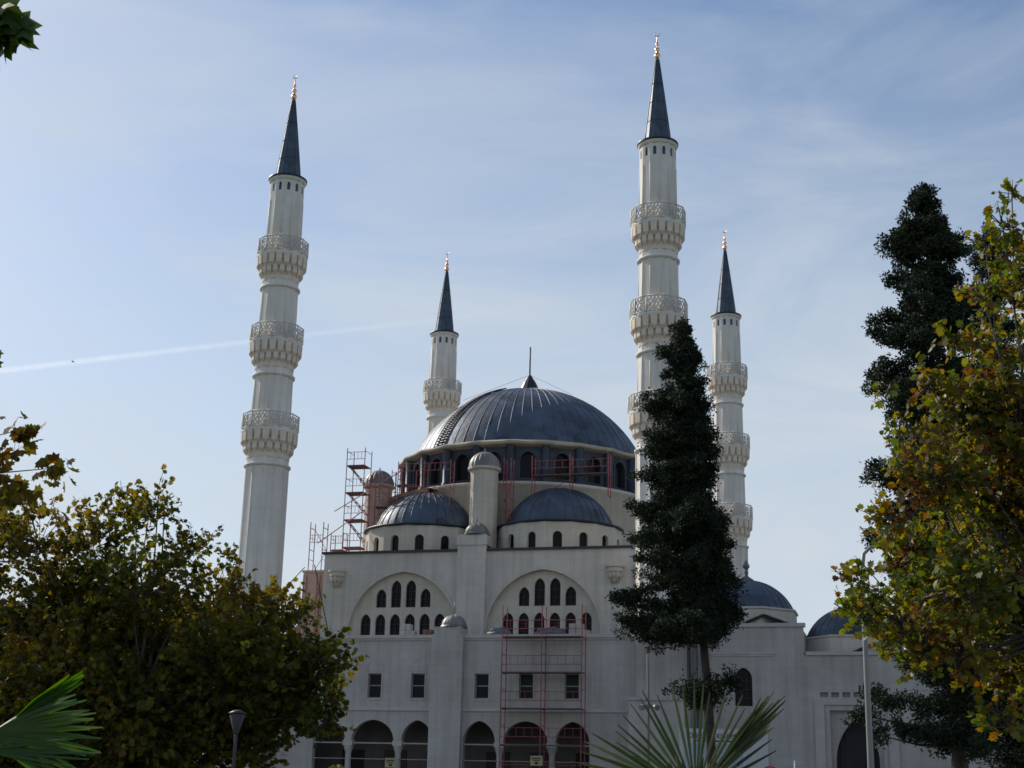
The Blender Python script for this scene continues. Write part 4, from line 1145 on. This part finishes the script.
def conifer(name, label, base, lean, H, prof, bare, seed, clump=.34, blades=95, spacing=.52, extra=(), group='tall dark conifers in front of the mosque', ragged=.35, trunk_r=.20, bl=.115, asym=(0, 0), core=.3, jit=.65, vert=.15):
    """prof: (height fraction, radius); limbs grow in rough tiers and carry dense tufts of needles."""
    rg = np.random.default_rng(seed)
    root = thing(name, label, 'tree', base, 0, group)
    ax = lambda z: np.array((lean[0] * z / H, lean[1] * z / H, z))
    t = MB(); t.tube([ax(H * i / 8) + (rg.normal(0, .04, 3) if 0 < i < 8 else 0) for i in range(9)], [trunk_r * (1 - i / 8) + .025 for i in range(9)], 9)
    lb = t; C_, Rr = [], []
    z = bare
    fr = [p[0] for p in prof]; rv = [p[1] for p in prof]
    while z < H:
        r0 = float(np.interp(z / H, fr, rv))
        nb = 6 if r0 > 1 else 5
        off = rg.uniform(0, 6.28)
        for k in range(nb):
            a = off + 6.283 * k / nb + rg.normal(0, .3)
            ln = r0 * rg.uniform(1 - ragged, 1.12) * (1 + asym[0] * math.cos(a) + asym[1] * math.sin(a))
            zz = z + rg.normal(0, spacing * jit)
            if rg.uniform() < .18: continue
            dr = np.array((math.cos(a), math.sin(a), 0))
            s0 = ax(min(zz, H - .1)); e0 = s0 + dr * ln + np.array((0, 0, -rg.uniform(-.10, .42) * ln))
            md = (s0 + e0) / 2 + np.array((0, 0, -.02 * ln))
            if ln > .3: lb.tube([s0, md, e0], [.05, .03, .012], 4, cap=False)
            n = max(1, int(ln / (clump * .62)))
            for i in range(n):
                f_ = (i + 1) / n
                if f_ < .25 and r0 > 1.0 and rg.uniform() < .3: continue
                p = s0 * (1 - f_) ** 2 + 2 * md * f_ * (1 - f_) + e0 * f_ ** 2
                if f_ > .85: p = p + np.array((0, 0, .10 * min(1, ln)))
                C_.append(p + rg.normal(0, .05, 3)); Rr.append(clump * rg.uniform(.65, 1.1) * min(1, .45 + .4 * r0) * (1.1 - .35 * f_))
                if ln > .6:
                    for sg in (-1, 1):
                        if rg.uniform() < .62:
                            sd = np.array((-dr[1], dr[0], 0)) * sg * rg.uniform(.2, .5) * (1.15 - .6 * f_)
                            C_.append(p + sd + np.array((0, 0, rg.normal(-.12, vert)))); Rr.append(clump * rg.uniform(.55, .95) * min(1, .45 + .4 * r0))
        for q_ in range(int((2 + 4 * r0) * core)):        # inner foliage close to the stem
            aa = rg.uniform(0, 6.283); qq = r0 * rg.uniform(.1, .62) * (1 + asym[0] * math.cos(aa) + asym[1] * math.sin(aa))
            C_.append(ax(min(z + rg.uniform(0, spacing), H - .2)) + np.array((qq * math.cos(aa), qq * math.sin(aa), -.12 * qq))); Rr.append(clump * rg.uniform(.7, 1.1) * min(1, .45 + .4 * r0))
        z += spacing * rg.uniform(.8, 1.2) * (.62 if z > .88 * H else 1)
    for q_ in (0, .25, .5, .75, 1.0): C_.append(ax(H - q_)); Rr.append(clump * (.45 + .5 * q_))
    for (dx, dy, dz, rr, n) in extra:
        for i in range(n):
            C_.append(np.array((dx, dy, dz)) + rg.normal(0, rr * .5, 3) * np.array((1, 1, .5))); Rr.append(clump * rg.uniform(.7, 1.1))
        s0 = ax(dz - .3); lb.tube([s0, (s0 + np.array((dx, dy, dz))) / 2 + np.array((0, 0, -.1)), (dx, dy, dz)], [.06, .04, .015], 5, cap=False)
    t.build('trunk', M['bark'], root)
    C_ = np.array(C_); Rr = np.array(Rr)
    n = len(C_) * blades
    ci = np.repeat(np.arange(len(C_)), blades)
    d = unit(rg.normal(size=(n, 3))) * (rg.uniform(.05, 1, n) ** .5 * np.where(rg.uniform(size=n) < .16, 1.55, 1.0))[:, None]
    P = C_[ci] + d * Rr[ci][:, None] * np.array((1.05, 1.05, .85))
    A = unit(d * .9 + rg.normal(0, .45, (n, 3)) + np.array((0, 0, -.12)))
    B = unit(np.cross(A, rg.normal(size=(n, 3))))
    Ln = bl * rg.uniform(.6, 1.2, n)[:, None]; Wd = Ln * rg.uniform(.22, .38, n)[:, None]
    V = np.stack([P, P + A * Ln * .45 + B * Wd, P + A * Ln, P + A * Ln * .45 - B * Wd], axis=1).reshape(-1, 3)
    np_mesh('foliage', V, np.full(n, 4), np.arange(4 * n), M['needle'], root)
    print(name, n, 'blades', len(C_), 'tufts')
    return root

conifer('conifer', 'pointed dark conifer in front of the right minaret, bare trunk above a low tuft', (19.9, -46.2, 0), (-1.0, -.25), 20.2,
        [(0, 1.5), (.30, 1.6), (.34, 2.3), (.42, 2.25), (.5, 2.1), (.58, 2.15), (.64, 1.7), (.70, 1.4), (.78, 1.4), (.84, 1.1), (.90, .85), (.96, .55), (1, .2)], 7.6, 4, asym=(-.38, -.1), core=.6, jit=.85, vert=.22, ragged=.52, clump=.30, spacing=.42,
        extra=((-.1, 0, 5.5, .7, 18), (.40, .1, 5.8, .5, 12), (-1.2, -.2, 5.4, .5, 10), (-.5, .1, 5.0, .6, 10), (-2.0, -.4, 8.2, .5, 9), (-2.4, -.5, 7.5, .4, 6), (-2.7, -.5, 8.0, .35, 5)))
conifer('conifer', 'tallest dark conifer at the right, rising above the yellow plane tree', (28.35, -54.2, 0), (0.0, 0.0), 21.9,
        [(0, 1.2), (.14, 1.6), (.25, 1.9), (.45, 2.2), (.62, 2.3), (.72, 2.2), (.80, 2.0), (.88, 1.55), (.94, 1.0), (.98, .5), (1, .15)], 3.6, 17, ragged=.55, spacing=.48, clump=.26, blades=75,
        extra=((-1.6, -.3, 4.6, .6, 12), (-2.4, -.5, 4.8, .5, 10), (-2.7, -.5, 4.1, .4, 8), (-2.2, -.5, 3.5, .4, 7), (-1.2, -.2, 3.6, .5, 8)))
conifer('conifer', 'dark conifer mostly hidden behind the yellow plane tree at the right edge', (30.7, -46.27, 0), (.2, .05), 23.4,
        [(0, 1.6), (.3, 2.0), (.6, 1.8), (.85, 1.2), (.95, .7), (1, .15)], 1.5, 14, ragged=.5, spacing=.72, blades=70)

# ------------------------------------------------------------------ fan palms
def fan(mb, hub, axis, side, spread, n, length, width, droop, rg, jitter=.06, split=.55):
    """One fan leaf: folded blades joined near the hub, free towards their tips."""
    hub = Vector(hub); axis = Vector(axis).normalized(); side = Vector(side); side = (side - axis * side.dot(axis)).normalized(); nrm = axis.cross(side)
    for k in range(n):
        a = -spread / 2 + spread * k / (n - 1) + rg.normal(0, jitter * .3)
        d = axis * math.cos(a) + side * math.sin(a)
        t = side * math.cos(a) - axis * math.sin(a)
        l_ = length * (1 - .18 * abs(a / (spread / 2)) ** 2) * rg.uniform(.92, 1.05)
        n0 = len(mb.v); rows = 6
        bend = nrm * rg.normal(0, .06) + Vector((0, 0, -droop * rg.uniform(.5, 1.3)))
        for i in range(rows + 1):
            f_ = i / rows
            w_ = width * (f_ / split if f_ < split else max(.03, 1 - (f_ - split) / (1 - split)) ** .75) + .002
            p = hub + d * (l_ * f_) + bend * (l_ * f_ ** 2.2)
            fold = nrm * w_ * .55
            mb.v += [tuple(p - t * w_), tuple(p + fold), tuple(p + t * w_)]
        for i in range(rows):
            for j in range(2):
                mb.face((n0 + i * 3 + j, n0 + i * 3 + j + 1, n0 + (i + 1) * 3 + j + 1, n0 + (i + 1) * 3 + j))

def palm(label, base, leaves, seed, trunk_h=.9, mat='palm'):
    rg = np.random.default_rng(seed)
    root = thing('fan_palm', label, 'palm', base, 0, 'fan palms in the foreground')
    t = MB(); t.lathe([(.16, 0), (.13, trunk_h * .5), (.15, trunk_h), (.08, trunk_h + .15), (.01, trunk_h + .2)], 10)
    for k in range(40):
        a = k * 2.4; z = .1 + trunk_h * k / 42
        t.tube([(.13 * math.cos(a), .13 * math.sin(a), z), (.19 * math.cos(a), .19 * math.sin(a), z + .12)], [.03, .008], 4)
    t.build('trunk', M['bark'], root)
    for (hub, axis, side, spread, n, length, width, droop) in leaves:
        mb = MB(); fan(mb, hub, axis, side, spread, n, length, width, droop, rg)
        fo = mb.build('fan_leaf', M[mat], root)
        p = MB(); h = Vector(hub); p.tube([(0, 0, trunk_h), (h.x * .4, h.y * .4, trunk_h + (h.z - trunk_h) * .6), tuple(h)], [.018, .014, .011], 6); p.build('stalk', M['palm_dull'], fo)
    return root

RX = Vector((0.963, 0.268, 0)); FX = Vector((-0.272, 0.962, 0)); UZ = Vector((0, 0, 1))
def cl(r_, u_, f_=0): return RX * r_ + UZ * u_ + FX * f_
palm('wide open fan palm at the bottom centre with stiff spiky blades', (26.05, -93.81, 0), [
    (cl(.02, 1.60, -.05), cl(.0, 1.0, .1), cl(1, 0, .1), 2.15, 21, .58, .0075, .0),
    (cl(.12, 1.70, .05), cl(.68, .75, .1), cl(.6, -.5, .5), .40, 18, .54, .012, .0),
    (cl(-.06, 1.62, -.1), cl(-.85, .35, -.1), cl(.3, 1, 0), .5, 7, .58, .009, .06),
    (cl(.1, 1.5, .2), cl(.5, .45, .5), cl(1, -.3, -.4), 1.7, 14, .42, .009, .05),
    (cl(-.1, 1.45, .15), cl(-.6, .3, .5), cl(1, .3, .4), 1.7, 14, .42, .009, .06),
    (cl(.0, 1.46, -.1), cl(-.1, 1, -.2), cl(1, 0, 0), 2.0, 20, .34, .010, .02),
    (cl(.05, 1.45, -.2), cl(.2, .1, -.8), cl(1, 0, 0), 1.8, 14, .4, .009, .1)], 2, mat='palm_dull')
palm('glossy fan palm with arching green leaves at the bottom left corner', (23.62, -96.58, 0), [
    (cl(.20, 1.75, .0), cl(1, .10, .1), cl(.05, .9, .45), 1.25, 24, .41, .0115, .10),
    (cl(.26, 1.795, .05), cl(.8, .62, .1), cl(.4, -.45, .6), .26, 8, .33, .014, .0),
    (cl(.19, 1.70, -.05), cl(1, .0, .1), cl(0, .7, .7), .42, 9, .44, .008, .03),
    (cl(-.1, 1.7, .1), cl(-.6, .6, .3), cl(1, .3, .2), 1.9, 22, .45, .016, .08)], 6, 1.0)

# low yellowish shrub in front of the left arcade
rg = np.random.default_rng(33)
sh = thing('shrub', 'low yellowish shrub in front of the left arcade', 'shrub', (2.16, -39.77, 0))
n = 2600
d = unit(rg.normal(size=(n, 3))); d[:, 2] = np.abs(d[:, 2])
P = d * (rg.uniform(.3, 1, n) ** .4)[:, None] * np.array((1.15, .9, 1.75)) + np.array((0, 0, .75))
leaves_mesh('foliage', P, unit(d + rg.normal(0, .5, (n, 3))), unit(rg.normal(size=(n, 3))), .13 * rg.uniform(.6, 1.2, n), M['hedge'], sh)
q = MB()
for k in range(7):
    a = k * .9; q.tube([(.1 * math.cos(a), .1 * math.sin(a), 0), (.5 * math.cos(a), .4 * math.sin(a), 1.3)], [.03, .012], 5)
q.build('stem', M['twig'], sh)

# ------------------------------------------------------------------ sky things: a bird and a vapour trail
bi = MB()
bi.tube([(-.12, 0, 0), (-.05, 0, .01), (.05, 0, .01), (.14, 0, .03)], [.012, .045, .045, .012], 7)
bi.quad((-.03, .02, .02), (.06, .02, .02), (.0, .24, .14), (-.05, .22, .14)); bi.quad((-.03, -.02, .02), (.06, -.02, .02), (.0, -.24, .14), (-.05, -.22, .14))
bi.quad((-.1, -.02, 0), (-.1, .02, 0), (-.18, .04, 0), (-.18, -.04, 0))
tag(bi.build('bird', M['bird'], None, (-42.63, 3.7, 36.99)), 'tiny dark bird high in the pale sky at the left', 'bird')

cm = bpy.data.materials.new('thin_vapour'); cm.use_nodes = True
t = cm.node_tree; t.nodes.clear(); nd = t.nodes.new
pa, pb = Vector((-7209, 7208, 2343)), Vector((-2377, 8572, 3093))
TL, TR = (pb - pa).length, 32.0
co = nd('ShaderNodeTexCoord'); sp = nd('ShaderNodeSeparateXYZ'); t.links.new(co.outputs['Object'], sp.inputs[0])
cyz = nd('ShaderNodeCombineXYZ'); t.links.new(sp.outputs['Y'], cyz.inputs['Y']); t.links.new(sp.outputs['Z'], cyz.inputs['Z'])
ln_ = nd('ShaderNodeVectorMath'); ln_.operation = 'LENGTH'; t.links.new(cyz.outputs[0], ln_.inputs[0])
fall = nd('ShaderNodeMapRange'); fall.interpolation_type = 'SMOOTHSTEP'
fall.inputs['From Min'].default_value = TR * .95; fall.inputs['From Max'].default_value = 0; t.links.new(ln_.outputs['Value'], fall.inputs['Value'])
fade = nd('ShaderNodeMapRange'); fade.inputs['From Min'].default_value = TL; fade.inputs['From Max'].default_value = TL * .45
fade.inputs['To Min'].default_value = 0.05; t.links.new(sp.outputs['X'], fade.inputs['Value'])
nz = nd('ShaderNodeTexNoise'); nz.inputs['Scale'].default_value = 0.008; nz.inputs['Detail'].default_value = 3; t.links.new(co.outputs['Object'], nz.inputs['Vector'])
m1 = nd('ShaderNodeMath'); m1.operation = 'MULTIPLY'; t.links.new(fall.outputs[0], m1.inputs[0]); t.links.new(fade.outputs[0], m1.inputs[1])
m2 = nd('ShaderNodeMath'); m2.operation = 'MULTIPLY'; t.links.new(m1.outputs[0], m2.inputs[0]); t.links.new(nz.outputs['Fac'], m2.inputs[1])
m3 = nd('ShaderNodeMath'); m3.operation = 'MULTIPLY'; m3.inputs[1].default_value = 0.011; t.links.new(m2.outputs[0], m3.inputs[0])
vo_ = nd('ShaderNodeVolumePrincipled'); vo_.inputs['Color'].default_value = (1, 1, 1, 1); vo_.inputs['Anisotropy'].default_value = 0.55
t.links.new(m3.outputs[0], vo_.inputs['Density'])
om = nd('ShaderNodeOutputMaterial'); t.links.new(vo_.outputs[0], om.inputs['Volume'])
ct = MB(); ct.tube([(0, 0, 0), (TL * .5, 0, 0), (TL, 0, 0)], TR, 16)
cto = ct.build('vapour_trail', cm, None, pa)
cto.rotation_euler = (pb - pa).to_track_quat('X', 'Z').to_euler()
cm.cycles.volume_step_rate = 0.2
tag(cto, 'long thin white vapour trail crossing the sky behind the left minarets', 'vapour trail')
